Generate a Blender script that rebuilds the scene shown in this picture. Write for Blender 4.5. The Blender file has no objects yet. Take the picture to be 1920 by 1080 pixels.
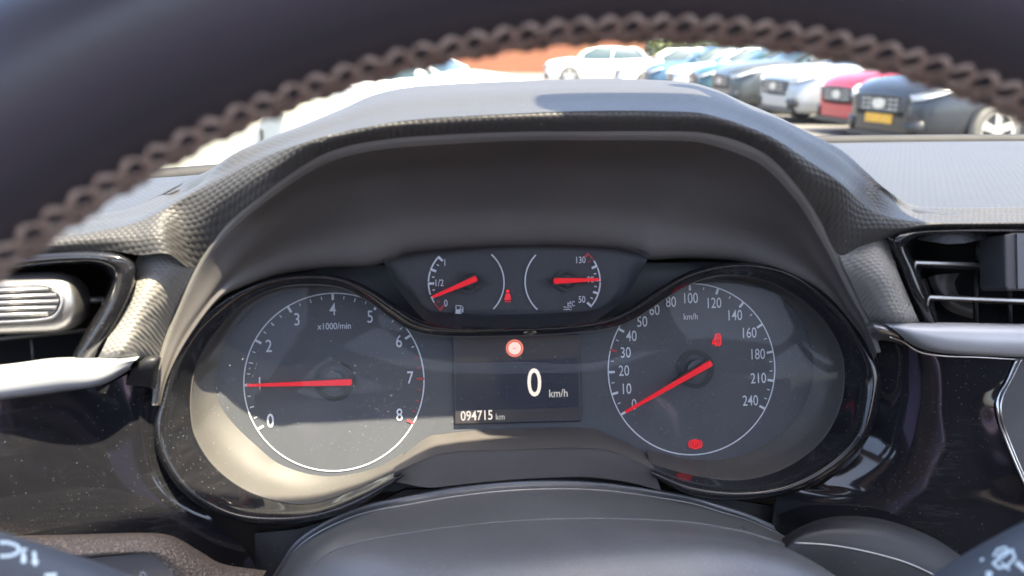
import bpy, bmesh, math, random
from mathutils import Vector, Matrix
from mathutils.bvhtree import BVHTree
from math import radians, sin, cos, pi, tan, atan2, sqrt

random.seed(7)
scene = bpy.context.scene
COL = scene.collection

# ------------------------------------------------------------------ camera
CAM = Vector((0.0, 0.0, 1.25))
PITCH, YAW, FPX = radians(15.4), radians(5.7), 1600.0
cd = bpy.data.cameras.new('camera')
cam = bpy.data.objects.new('camera', cd)
COL.objects.link(cam)
cam.location = CAM
cam.rotation_euler = (pi / 2 - PITCH, 0, -YAW)
cd.sensor_width = 36.0
cd.lens = 36.0 * FPX / 1920.0
cd.clip_start, cd.clip_end = 0.01, 2000
cd.dof.use_dof = True
cd.dof.focus_distance = 0.46
cd.dof.aperture_fstop = 30.0 / 2.6
scene.camera = cam

# ------------------------------------------------------------------ light
SUN = Vector((0.20, -0.36, 0.915)).normalized()        # towards the sun
SUN_STRENGTH, SKY_STRENGTH, EXPOSURE = 3.8, 0.15, 2.6
world = bpy.data.worlds.new("World")
scene.world = world
world.use_nodes = True
wn = world.node_tree
sky = wn.nodes.new('ShaderNodeTexSky')
sky.sky_type = 'NISHITA'
sky.sun_disc = False
sky.air_density = 0.7
sky.dust_density = 3.0
sky.ozone_density = 0.6
sky.sun_elevation = math.asin(SUN.z)
sky.sun_rotation = atan2(SUN.x, SUN.y)
bg = wn.nodes['Background']
wn.links.new(sky.outputs[0], bg.inputs[0])
bg.inputs[1].default_value = SKY_STRENGTH
sl = bpy.data.lights.new('sun', 'SUN')
sl.energy = SUN_STRENGTH
sl.angle = radians(0.5)
sl.color = (1.0, 0.88, 0.68)
so = bpy.data.objects.new('sun', sl)
COL.objects.link(so)
so.rotation_euler = SUN.to_track_quat('Z', 'Y').to_euler()
so.location = (3, -3, 8)

scene.view_settings.view_transform = 'Standard'
scene.view_settings.look = 'None'
scene.view_settings.exposure = EXPOSURE
scene.view_settings.gamma = 1
scene.view_settings.use_curve_mapping = False
scene.render.engine = 'CYCLES'
scene.cycles.use_denoising = True
scene.cycles.max_bounces = 10
scene.cycles.diffuse_bounces = 5
scene.cycles.transparent_max_bounces = 12
scene.cycles.caustics_reflective = False
scene.cycles.caustics_refractive = False
scene.cycles.sample_clamp_indirect = 6

# ------------------------------------------------------------------ frames
FV = Vector((sin(YAW) * cos(PITCH), cos(YAW) * cos(PITCH), -sin(PITCH)))
RV = Vector((cos(YAW), -sin(YAW), 0))
UV_ = RV.cross(FV)
TILT = radians(16)
DN = Vector((0, -cos(TILT), sin(TILT)))     # dial normal, towards the driver
DU = Vector((0, sin(TILT), cos(TILT)))
DX = Vector((1, 0, 0))


def ray(x, y):
    return FV + RV * ((x - 960) / FPX) + UV_ * ((540 - y) / FPX)


DO = CAM + ray(628, 716) * 0.40             # centre of the rev counter


def Pn(x, y, n=0.0):
    d = ray(x, y)
    t = (n - (CAM - DO).dot(DN)) / d.dot(DN)
    return CAM + d * t


def Py(x, y, Y):
    d = ray(x, y)
    return CAM + d * ((Y - CAM.y) / d.y)


def Pz(x, y, z):
    d = ray(x, y)
    return CAM + d * ((z - CAM.z) / d.z)


def Pd(x, y, dep):
    return CAM + ray(x, y) * dep


# ------------------------------------------------------------------ materials
MATS = {}


class NT:
    def __init__(self, name):
        m = bpy.data.materials.new(name)
        m.use_nodes = True
        self.m = m
        self.t = m.node_tree
        self.b = self.t.nodes['Principled BSDF']
        self.out = self.t.nodes['Material Output']
        MATS[name] = m

    def n(self, typ, **kw):
        nd = self.t.nodes.new('ShaderNode' + typ)
        for k, v in kw.items():
            setattr(nd, k, v)
        return nd

    def val(self, sock, v):
        if hasattr(v, 'outputs'):
            v = v.outputs[0]
        if isinstance(v, bpy.types.NodeSocket):
            self.t.links.new(v, sock)
        else:
            sock.default_value = v

    def math(self, op, a, b=None, c=None):
        nd = self.n('Math', operation=op)
        self.val(nd.inputs[0], a)
        if b is not None:
            self.val(nd.inputs[1], b)
        if c is not None:
            self.val(nd.inputs[2], c)
        return nd.outputs[0]

    def set(self, **kw):
        for k, v in kw.items():
            self.val(self.b.inputs[k.replace('_', ' ')], v)

    def coord(self, kind='Object'):
        return self.n('TexCoord').outputs[kind]

    def geo(self):
        return self.n('NewGeometry').outputs['Position']

    def mix(self, f, a, b):
        nd = self.n('Mix', data_type='RGBA')
        self.val(nd.inputs[0], f)
        self.val(nd.inputs[6], a)
        self.val(nd.inputs[7], b)
        return nd.outputs[2]

    def noise(self, scale, detail=3, vec=None, rough=0.5):
        nd = self.n('TexNoise')
        nd.inputs['Scale'].default_value = scale
        nd.inputs['Detail'].default_value = detail
        nd.inputs['Roughness'].default_value = rough
        self.val(nd.inputs['Vector'], vec if vec is not None else self.geo())
        return nd.outputs['Fac']

    def ramp(self, f, a, b):
        nd = self.n('MapRange')
        self.val(nd.inputs[0], f)
        nd.inputs[1].default_value = a
        nd.inputs[2].default_value = b
        return nd.outputs[0]

    def specks(self, scale, radius, keep, clump=0.0):
        """sparse dust specks: small discs round Voronoi points"""
        v = self.n('TexVoronoi')
        v.inputs['Scale'].default_value = scale
        self.val(v.inputs['Vector'], self.geo())
        hit = self.math('LESS_THAN', v.outputs['Distance'], radius)
        sep = self.n('SeparateColor')
        self.t.links.new(v.outputs['Color'], sep.inputs[0])
        thr = keep
        if clump:
            thr = self.math('MULTIPLY', self.ramp(self.noise(22, 2), 0.42, 0.7), clump)
            thr = self.math('ADD', thr, keep)
        k = self.math('LESS_THAN', sep.outputs[0], thr)
        return self.math('MULTIPLY', hit, k)

    def bump(self, h, strength=0.5, dist=0.001):
        nd = self.n('Bump')
        nd.inputs['Strength'].default_value = strength
        nd.inputs['Distance'].default_value = dist
        self.val(nd.inputs['Height'], h)
        self.val(self.b.inputs['Normal'], nd.outputs[0])
        return nd


def hexlattice(N, pitch, coordsock):
    """regular raised scales: three crossed cosine waves"""
    sep = N.n('SeparateXYZ')
    N.val(sep.inputs[0], coordsock)
    k = 2 * pi / (pitch * 0.866)
    tot = None
    for a in (90, 210, 330):
        c = N.math('MULTIPLY_ADD', sep.outputs[0], k * cos(radians(a)), N.math('MULTIPLY', sep.outputs[1], k * sin(radians(a))))
        c = N.math('COSINE', c)
        tot = c if tot is None else N.math('ADD', tot, c)
    return N.ramp(tot, -1.5, 3.0)


def soft_grain(name, pitch, col, rough=0.5, strength=0.6, dist=0.0006, spec=0.5):
    N = NT(name)
    sp = N.n('SeparateXYZ')
    N.val(sp.inputs[0], N.geo())
    cb = N.n('CombineXYZ')
    N.val(cb.inputs[0], sp.outputs[0])
    N.val(cb.inputs[1], N.math('ADD', sp.outputs[2], sp.outputs[1]))
    uv = cb.outputs[0]
    nz = N.n('TexNoise')
    nz.inputs['Scale'].default_value = 220
    nz.inputs['Detail'].default_value = 1
    N.val(nz.inputs['Vector'], uv)
    # wobble the lattice a little so that it does not look ruled
    wob = N.n('VectorMath', operation='MULTIPLY_ADD')
    N.t.links.new(nz.outputs['Color'], wob.inputs[0])
    wob.inputs[1].default_value = (pitch * .38, pitch * .38, 0)
    N.t.links.new(uv, wob.inputs[2])
    h = hexlattice(N, pitch, wob.outputs[0])
    h = N.math('POWER', h, 0.6)
    fine = N.noise(2500, 2, uv)
    h2 = N.math('MULTIPLY_ADD', fine, 0.4, h)
    dust = N.specks(420, 0.13, 0.03)
    c = N.mix(N.math('MULTIPLY', N.noise(30, 3), 0.35), col + (1,), tuple(x * 1.5 for x in col) + (1,))
    c = N.mix(N.math('MULTIPLY', dust, 0.7), c, (.5, .48, .44, 1))
    N.set(Base_Color=c, Roughness=N.ramp(N.noise(60, 2), -0.4, 1.4) if False else rough)
    N.b.inputs['Specular IOR Level'].default_value = spec
    N.bump(h2, strength, dist)
    return N.m


def plain(name, col, rough=0.5, metal=0.0, film=0.0, spec=0.5, dust=0.0, grain=0.0, coat=0.0, fine=2200, dustcol=(.55, .54, .5, 1), clump=0.3):
    N = NT(name)
    c = N.mix(N.ramp(N.noise(18, 4), 0.35, 0.7), tuple(x * .88 for x in col) + (1,), tuple(x * 1.12 for x in col) + (1,))
    r = N.math('MULTIPLY_ADD', N.noise(40, 4), 0.12, rough - 0.06)
    if dust:
        d = N.math('MAXIMUM', N.specks(760, 0.15, dust * .12, dust * clump), N.specks(1500, 0.2, dust * .25, dust * clump))
        c = N.mix(N.math('MULTIPLY', d, 0.32), c, dustcol)
        r = N.math('MULTIPLY_ADD', d, 0.5, r)
    if film:
        st = N.n('Mapping')
        st.inputs['Scale'].default_value = (70, 70, 520)
        st.inputs['Rotation'].default_value = (.3, .5, .4)
        N.val(st.inputs['Vector'], N.geo())
        fl = N.math('MULTIPLY', N.ramp(N.noise(1.0, 6, st.outputs[0], .65), .45, .8), N.ramp(N.noise(16, 3), .4, .7))
        c = N.mix(N.math('MULTIPLY', fl, film), c, dustcol)
        r = N.math('MULTIPLY_ADD', fl, .25, r)
    N.set(Base_Color=c, Roughness=r, Metallic=metal)
    N.b.inputs['Specular IOR Level'].default_value = spec
    N.b.inputs['Coat Weight'].default_value = coat
    if grain:
        N.bump(N.noise(fine, 3), grain, 0.0003)
    return N.m


def emit(name, col, strength, base=(.02, .02, .02)):
    N = NT(name)
    N.set(Base_Color=base + (1,), Roughness=0.4, Emission_Color=col + (1,), Emission_Strength=strength)
    return N.m


M_COWL = soft_grain('cowl_scales', 0.0026, (.052, .050, .048), 0.46, 0.5, 0.0006, 0.38)
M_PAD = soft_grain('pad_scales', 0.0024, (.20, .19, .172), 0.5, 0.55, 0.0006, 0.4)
M_TOP = soft_grain('dash_top_scales', 0.0036, (.045, .046, .05), 0.5, 0.5, 0.0005, 0.4)
M_SHROUD = plain('shroud_plastic', (.105, .096, .09), 0.5, dust=0.08, grain=0.25)
M_BOWL = plain('bowl_plastic', (.078, .073, .068), 0.5, dust=0.08, grain=0.15)
M_FACE = plain('dial_face', (.064, .068, .076), 0.6, dust=0.10, grain=0.12)
M_SUBFACE = plain('small_dial_face', (.046, .048, .054), 0.6, dust=0.12, grain=0.2)
M_GLOSS = plain('gloss_black', (.012, .012, .014), 0.07, spec=0.6, dust=0.06, clump=.9, film=.04)
M_RING = plain('gloss_ring', (.012, .012, .014), 0.08, spec=0.6, dust=0.14, clump=.6, film=.03)
M_BLACK = plain('black_plastic', (.02, .02, .022), 0.5, dust=0.1, grain=0.2)
M_SILVER = plain('satin_silver', (.42, .43, .45), 0.4, metal=0.15, dust=0.04)
M_SATIN = plain('satin_grey_metal', (.42, .41, .40), 0.34, metal=0.9, dust=0.1, grain=.12)
M_CHROME = plain('chrome_line', (.75, .75, .76), 0.15, metal=1.0)
M_COLUMN = plain('column_plastic', (.105, .106, .11), 0.3, spec=.9, dust=0.4, grain=0.4, clump=.4, fine=1600)
M_LOWER = plain('lower_plastic', (.05, .05, .054), 0.5, dust=0.15, grain=0.3)
M_STALK = plain('stalk_plastic', (.085, .090, .102), 0.4, grain=.2)
M_WHITE = plain('white_print', (.62, .65, .68), 0.6)
M_GREYPRINT = plain('grey_print', (.45, .47, .5), 0.6)
M_REDPRINT = plain('red_print', (.42, .05, .05), 0.6)
M_CABIN = plain('cabin_dark', (.07, .058, .052), 0.8)
M_VENT_SHADE = plain('vent_shade', (.006, .006, .007), 0.7, spec=.12)  # near-black colour stands for the shade deep inside the vents
M_HEADLINER = plain('headliner', (.32, .29, .26), 0.9)
M_RUBBER = plain('rubber', (.025, .025, .026), 0.75)

N = NT('rim_leather')
vor = N.n('TexVoronoi')
vor.feature = 'SMOOTH_F1'
vor.inputs['Scale'].default_value = 900
N.val(vor.inputs['Vector'], N.geo())
N.set(Base_Color=(.036, .033, .040, 1), Roughness=0.36)
N.bump(vor.outputs['Distance'], 0.15, 0.0004)
M_RIM = N.m

N = NT('leather_grain')
vor = N.n('TexVoronoi')
vor.feature = 'DISTANCE_TO_EDGE'
vor.inputs['Scale'].default_value = 520
nz = N.n('TexNoise')
nz.inputs['Scale'].default_value = 300
N.val(nz.inputs['Vector'], N.geo())
vm = N.n('VectorMath', operation='MULTIPLY_ADD')
N.t.links.new(nz.outputs['Color'], vm.inputs[0])
vm.inputs[1].default_value = (.002, .002, .002)
N.t.links.new(N.geo(), vm.inputs[2])
N.t.links.new(vm.outputs[0], vor.inputs['Vector'])
ed = N.ramp(vor.outputs['Distance'], 0.02, 0.2)
N.set(Base_Color=N.mix(ed, (.12, .095, .078, 1), (.22, .172, .138, 1)), Roughness=0.5)
N.bump(N.ramp(vor.outputs['Distance'], 0, 0.25), 0.9, 0.0007)
M_LEATHER = N.m

N = NT('lacing_thread')
wv = N.n('TexWave')
wv.inputs['Scale'].default_value = 900
N.set(Base_Color=N.mix(N.noise(120, 3), (.24, .18, .14, 1), (.36, .28, .22, 1)), Roughness=0.75)
M_LACE = N.m

M_NEEDLE = emit('needle_red', (1.0, .010, .028), 0.085, (.42, .008, .016))
_t = M_NEEDLE.node_tree
_tr = _t.nodes.new('ShaderNodeBsdfTransparent')
_tr.inputs[0].default_value = (1, .25, .25, 1)
_mx = _t.nodes.new('ShaderNodeMixShader')
_mx.inputs[0].default_value = 0.3
_t.links.new(_t.nodes['Principled BSDF'].outputs[0], _mx.inputs[1])
_t.links.new(_tr.outputs[0], _mx.inputs[2])
_t.links.new(_mx.outputs[0], _t.nodes['Material Output'].inputs[0])
M_LAMP = emit('lamp_red', (1.0, .015, .03), 0.13, (.3, .01, .01))
M_DISPWHITE = emit('display_white', (1.0, .9, .8), 0.17)
M_DISPGREY = emit('display_grey', (.9, .88, .85), 0.11)
M_DISPWARM = emit('display_warm', (1.0, .30, .2), 0.16)
M_DISPRED = emit('display_red', (1.0, .05, .03), 0.11)
M_SCREEN = emit('screen_dark', (.35, .45, .9), 0.002, (.008, .010, .018))
M_SCREENBAR = emit('screen_bar', (.6, .55, .6), 0.003, (.028, .024, .026))

# clear panes: mostly see-through, with a weak mirror and real dust on them
def pane_mat(name, tint=(1, 1, 1), refl=0.6, dust=0.0, rough=0.02, haze=0.0):
    N = NT(name)
    tr = N.n('BsdfTransparent')
    tr.inputs[0].default_value = tint + (1,)
    gl = N.n('BsdfGlossy')
    gl.inputs['Roughness'].default_value = rough
    ge = N.n('NewGeometry')
    dt = N.n('VectorMath', operation='DOT_PRODUCT')
    N.t.links.new(ge.outputs['Incoming'], dt.inputs[0])
    N.t.links.new(ge.outputs['Normal'], dt.inputs[1])
    om = N.math('SUBTRACT', 1.0, N.math('ABSOLUTE', dt.outputs['Value']))
    fr = N.math('MULTIPLY_ADD', N.math('POWER', om, 5.0), 0.9, 0.05)
    mx = N.n('MixShader')
    N.val(mx.inputs[0], N.math('MULTIPLY', fr, refl))
    N.t.links.new(tr.outputs[0], mx.inputs[1])
    N.t.links.new(gl.outputs[0], mx.inputs[2])
    last = mx.outputs[0]
    if dust or haze:
        df = N.n('BsdfDiffuse')
        df.inputs[0].default_value = (.6, .6, .58, 1)
        f = N.math('MAXIMUM', N.specks(700, 0.15, dust * .06, dust * .7), N.specks(1500, 0.2, dust * .15, dust))
        f = N.math('MULTIPLY', f, 0.55)
        if haze:
            f = N.math('ADD', f, N.math('MULTIPLY', N.ramp(N.noise(9, 5), .3, .75), haze))
        m2 = N.n('MixShader')
        N.val(m2.inputs[0], f)
        N.t.links.new(last, m2.inputs[1])
        N.t.links.new(df.outputs[0], m2.inputs[2])
        last = m2.outputs[0]
    N.t.links.new(last, N.out.inputs[0])
    return N.m


M_LENS = pane_mat('lens_clear', (1, 1, 1), 0.2, 0.08, 0.02, 0.012)
M_SCREEN_GLASS = pane_mat('windscreen_clear', (.96, .985, .97), 0.5, 0.0, 0.01, 0.012)


# ------------------------------------------------------------------ object helpers
def link(o, parent=None):
    COL.objects.link(o)
    if parent is not None:
        o.parent = parent
        o.matrix_parent_inverse = Matrix.Translation(-parent.location) if parent.type == 'EMPTY' and parent.parent is None else Matrix.Identity(4)
    return o


def thing(name, loc, label, cat, group=None):
    o = bpy.data.objects.new(name, None)
    COL.objects.link(o)
    o.location = loc
    o.empty_display_size = 0.02
    o['label'] = label
    o['category'] = cat
    if group:
        o['group'] = group
    return o


def tag(o, label=None, cat=None, group=None, kind=None):
    for k, v in (('label', label), ('category', cat), ('group', group), ('kind', kind)):
        if v:
            o[k] = v
    return o


def from_bm(name, bm, mat, parent=None, smooth=True, recalc=True):
    if recalc:
        bmesh.ops.recalc_face_normals(bm, faces=bm.faces[:])
    me = bpy.data.meshes.new(name)
    bm.to_mesh(me)
    bm.free()
    me.materials.append(mat)
    for p in me.polygons:
        p.use_smooth = smooth
    o = bpy.data.objects.new(name, me)
    return link(o, parent)


def cr(p0, p1, p2, p3, t):
    t2, t3 = t * t, t * t * t
    return ((p1 * 2) + (p2 - p0) * t + (p0 * 2 - p1 * 5 + p2 * 4 - p3) * t2 + (p1 * 3 - p0 - p2 * 3 + p3) * t3) * 0.5


def spline(pts, sub, closed=False):
    n = len(pts)
    out = []
    segs = n if closed else n - 1
    for i in range(segs):
        if closed:
            a, b, c, d = pts[i - 1], pts[i], pts[(i + 1) % n], pts[(i + 2) % n]
        else:
            b, c = pts[i], pts[i + 1]
            a = pts[i - 1] if i > 0 else b * 2 - c
            d = pts[i + 2] if i + 2 < n else c * 2 - b
        for k in range(sub):
            out.append(cr(a, b, c, d, k / sub))
    if not closed:
        out.append(pts[-1].copy())
    return out


def V(p):
    """(x, y, n) in picture pixels and height above the dial, or a point"""
    return p if isinstance(p, Vector) else Pn(*p)


def surf(name, rows, mat, parent=None, su=5, sv=5, linear=False, flip=False, thick=0.0):
    """smooth sheet through a grid of points; metric UVs"""
    rows = [[V(p) for p in r] for r in rows]
    fine = [spline(r, su) for r in rows]
    cols = len(fine[0])
    if linear:
        g = []
        for i in range(len(fine) - 1):
            for k in range(sv):
                g.append([fine[i][j].lerp(fine[i + 1][j], k / sv) for j in range(cols)])
        g.append(fine[-1])
    else:
        cs = [spline([fine[i][j] for i in range(len(fine))], sv) for j in range(cols)]
        g = [[cs[j][i] for j in range(cols)] for i in range(len(cs[0]))]
    bm = bmesh.new()
    uvl = bm.loops.layers.uv.new('UVMap')
    vs = [[bm.verts.new(p) for p in r] for r in g]
    mid = g[len(g) // 2]
    us = [0.0]
    for j in range(1, cols):
        us.append(us[-1] + (mid[j] - mid[j - 1]).length)
    vv = [[0.0] * cols]
    for i in range(1, len(g)):
        vv.append([vv[-1][j] + (g[i][j] - g[i - 1][j]).length for j in range(cols)])
    for i in range(len(g) - 1):
        for j in range(cols - 1):
            ids = [(i, j), (i, j + 1), (i + 1, j + 1), (i + 1, j)]
            if flip:
                ids.reverse()
            try:
                f = bm.faces.new([vs[a][b] for a, b in ids])
            except ValueError:
                continue
            for lp, (a, b) in zip(f.loops, ids):
                lp[uvl].uv = (us[b], vv[a][b])
    o = from_bm(name, bm, mat, parent, True, False)
    if thick:
        md = o.modifiers.new('solid', 'SOLIDIFY')
        md.thickness = thick
        md.offset = -1
    return o


def tube_bm(bm, pts, r, seg=10, closed=False, cap=True):
    """tube along points; r a number or a list"""
    n = len(pts)
    rs = r if isinstance(r, (list, tuple)) else [r] * n
    prev = None
    rings = []
    for i, p in enumerate(pts):
        if closed:
            t = pts[(i + 1) % n] - pts[i - 1]
        else:
            t = pts[min(i + 1, n - 1)] - pts[max(i - 1, 0)]
        t.normalize()
        if prev is None:
            u = t.orthogonal().normalized()
        else:
            u = (prev - t * prev.dot(t)).normalized()
        prev = u
        w = t.cross(u)
        rings.append([bm.verts.new(p + (u * cos(2 * pi * k / seg) + w * sin(2 * pi * k / seg)) * rs[i]) for k in range(seg)])
    m = n if closed else n - 1
    for i in range(m):
        a, b = rings[i], rings[(i + 1) % n]
        off = 0
        if closed and i == n - 1:
            off = min(range(seg), key=lambda q: (a[0].co - b[q].co).length)
        for k in range(seg):
            bm.faces.new((a[k], a[(k + 1) % seg], b[(k + 1 + off) % seg], b[(k + off) % seg]))
    if not closed and cap:
        bm.faces.new(rings[0][::-1])
        bm.faces.new(rings[-1])


def tube(name, pts, r, mat, parent=None, seg=10, closed=False):
    bm = bmesh.new()
    tube_bm(bm, pts, r, seg, closed)
    return from_bm(name, bm, mat, parent)


def prism_bm(bm, pts, d):
    """flat outline (list of points) extruded by the vector d"""
    a = [bm.verts.new(p) for p in pts]
    b = [bm.verts.new(p + d) for p in pts]
    n = len(pts)
    f1 = bm.faces.new(a)
    f2 = bm.faces.new(b[::-1])
    for i in range(n):
        bm.faces.new((a[i], b[i], b[(i + 1) % n], a[(i + 1) % n]))
    bmesh.ops.triangulate(bm, faces=[f1, f2])


def plate(name, px, n, mat, parent=None, depth=0.003, smooth_pts=0, bevel=0.0):
    """flat plate with its front at height n above the dial"""
    pts = [Pn(x, y, n) for x, y in px]
    if smooth_pts:
        pts = spline(pts, smooth_pts, True)
    bm = bmesh.new()
    prism_bm(bm, pts, -DN * depth)
    o = from_bm(name, bm, mat, parent, False)
    if bevel:
        md = o.modifiers.new('bevel', 'BEVEL')
        md.width = bevel
        md.segments = 2
        md.limit_method = 'ANGLE'
    return o


def dial_pt(c, ang, r, n=0.0):
    return c + (DX * cos(radians(ang)) + DU * sin(radians(ang))) * r + DN * n


def arc_band(bm, c, a0, a1, r0, r1, n, seg=None, h=0.0003):
    seg = seg or max(4, int(abs(a1 - a0) / 2))
    for i in range(seg):
        s, e = a0 + (a1 - a0) * i / seg, a0 + (a1 - a0) * (i + 1) / seg
        bm.faces.new([bm.verts.new(dial_pt(c, a, r, n)) for a, r in ((s, r0), (s, r1), (e, r1), (e, r0))])


def tick(bm, c, ang, r0, r1, w, n):
    d = DX * cos(radians(ang)) + DU * sin(radians(ang))
    t = DU * cos(radians(ang)) - DX * sin(radians(ang))
    prism_bm(bm, [c + d * r0 + t * (w / 2) + DN * n, c + d * r1 + t * (w / 2) + DN * n,
                  c + d * r1 - t * (w / 2) + DN * n, c + d * r0 - t * (w / 2) + DN * n], -DN * 0.0002)


def text(name, s, px, h, mat, parent, n=0.0006, sx=0.8, bold=0.0, align='CENTER', rot=0.0):
    """printed characters, h metres tall, centred on the picture point px of the plane at height n"""
    cu = bpy.data.curves.new(name, 'FONT')
    cu.body = s
    cu.align_x = align
    cu.align_y = 'CENTER'
    cu.size = h / 0.70
    cu.offset = bold * h * 1.2
    cu.resolution_u = 4
    tmp = bpy.data.objects.new(name, cu)
    COL.objects.link(tmp)
    bpy.context.view_layer.update()
    me = bpy.data.meshes.new_from_object(tmp)
    bpy.data.objects.remove(tmp)
    c = Pn(px[0], px[1], n)
    q = Matrix.Rotation(rot, 3, 'Z')
    for v in me.vertices:
        p = q @ Vector((v.co.x * sx, v.co.y, 0))
        v.co = c + DX * p.x + DU * p.y
    me.materials.clear()
    me.materials.append(mat)
    o = bpy.data.objects.new(name, me)
    return link(o, parent)


def strokes(name, lines, w, mat, parent, n, closed=False):
    """little pictogram of thick line strokes in picture pixels on the plane n"""
    bm = bmesh.new()
    for ln in lines:
        pts = [Pn(x, y, n) for x, y in ln]
        for a, b in zip(pts, pts[1:]):
            d = (b - a)
            if d.length < 1e-7:
                continue
            d.normalize()
            t = d.cross(DN) * (w / 2)
            e = d * (w * .3)
            prism_bm(bm, [a - e + t, b + e + t, b + e - t, a - e - t], -DN * 0.0002)
    return from_bm(name, bm, mat, parent, False)


def fills(name, polys, mat, parent, n):
    bm = bmesh.new()
    for pl in polys:
        prism_bm(bm, [Pn(x, y, n) for x, y in pl], -DN * 0.0002)
    return from_bm(name, bm, mat, parent, False)


def circ(cx, cy, r, k=20, a0=0, a1=360, ry=None):
    ry = ry or r
    return [(cx + r * cos(radians(a0 + (a1 - a0) * i / k)), cy - ry * sin(radians(a0 + (a1 - a0) * i / k))) for i in range(k + (0 if abs(a1 - a0) >= 360 else 1))]


def box_bm(bm, lo, hi, mat3=None, off=None):
    vs = []
    for x in (lo[0], hi[0]):
        for y in (lo[1], hi[1]):
            for z in (lo[2], hi[2]):
                p = Vector((x, y, z))
                if mat3:
                    p = mat3 @ p
                if off:
                    p = p + off
                vs.append(bm.verts.new(p))
    for f in ((0, 1, 3, 2), (4, 6, 7, 5), (0, 4, 5, 1), (2, 3, 7, 6), (0, 2, 6, 4), (1, 5, 7, 3)):
        bm.faces.new([vs[i] for i in f])


# ================================================================== DASHBOARD
dash = thing('dashboard', (0.04, 0.45, 1.0), 'dark grey car dashboard with scaly soft cowl, silver trim strips and gloss black panels', 'dashboard')
ZT = Pn(1760, 410, .057).z        # height of the flat dash top

colsA = [(-150, 505, .048), (0, 488, .050), (110, 474, .052), (200, 470, .054), (262, 478, .056), (315, 476, .057), (366, 502, .041),
         (420, 425, .053), (500, 358, .072), (580, 303, .080), (640, 277, .083), (710, 263, .085), (790, 255, .086), (960, 247, .087),
         (1120, 246, .087), (1280, 246, .086), (1340, 252, .085), (1395, 268, .083), (1447, 297, .080), (1503, 358, .073), (1540, 415, .060),
         (1573, 477, .051), (1612, 462, .052), (1665, 446, .053), (1720, 430, .055), (1820, 428, .054), (1950, 428, .054), (2100, 428, .053)]
colsB = [(-150, 485, .050), (0, 462, .050), (110, 443, .050), (200, 428, .051), (255, 415, .051), (300, 394, .050), (345, 368, .050),
         (400, 338, .057), (490, 293, .072), (570, 266, .086), (635, 248, .088), (705, 234, .090), (790, 222, .091), (960, 212, .092),
         (1120, 206, .092), (1280, 208, .091), (1335, 216, .090), (1390, 233, .088), (1450, 258, .085), (1515, 298, .079), (1575, 338, .072),
         (1615, 372, .060), (1650, 396, .057), (1700, 411, .0555), (1760, 416, .057), (1840, 416, .056), (1960, 414, .056), (2100, 412, .055)]
colsC = [None, None, None, None, None, None, None, (440, 307, .03), (500, 277, .03), (575, 247, .02), (640, 217, .0), (707, 185, -.02),
         (793, 169, -.03), (960, 160, -.04), (1130, 156, -.04), (1270, 161, -.03), (1330, 175, -.02), (1390, 203, .0), (1450, 229, .02),
         (1515, 262, .03), (1568, 288, .032), (1612, 326, .038), (1650, 362, .047), None, None, None, None, None]
rA, rM, rN, rB, rB1, rB2, rC, rD = [], [], [], [], [], [], [], []
for a, b, c in zip(colsA, colsB, colsC):
    A, B = Pn(*a), Pn(*b)
    if c is None:
        C_ = Pz(b[0], b[1] - 26, ZT - .001)
        D_ = C_ + Vector((0, .05, -.02))
    else:
        C_ = Pn(*c)
        D_ = C_ + Vector((0, .05, -.03))
    M_ = A.lerp(B, .45) + DN * .0036
    N_ = A.lerp(B, .85) + DN * .0026
    B1 = B.lerp(C_, .14) + Vector((0, 0, .0002 if c is None else .0012))
    B2 = B.lerp(C_, .45) + Vector((0, 0, .0010 if c is None else .0045))
    if c is None:
        B2.z = min(B2.z, ZT + .001)
    rA.append(A); rM.append(M_); rN.append(N_); rB.append(B); rB1.append(B1); rB2.append(B2); rC.append(C_); rD.append(D_)
surf('cowl', [rA, rM, rN, rB, rB1, rB2, rC, rD], M_COWL, dash, 8, 8)

# flat top of the dashboard reaching forward to the windscreen
XS = (-.55, -.3, -.17, -.135, -.12, .0, .1, .205, .22, .255, .3, .45, .6, .9, 1.3)
rows = []
for t, dz in ((0, -.012), (.012, -.003), (.03, 0), (.12, 0), (.45, .0005), (.8, .0), (1, -.004)):
    r = []
    for x in XS:
        near = .48 if -.13 < x < .21 else .355
        far = .70 - .50 * (x - .41) ** 2 if -.3 < x < 1.12 else max(.40, .70 - .42 * (x - .41) ** 2)
        r.append(Vector((x, near + (far - near) * t, ZT + dz)))
    rows.append(r)
surf('top_pad', rows, M_TOP, dash, 4, 4)

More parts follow.
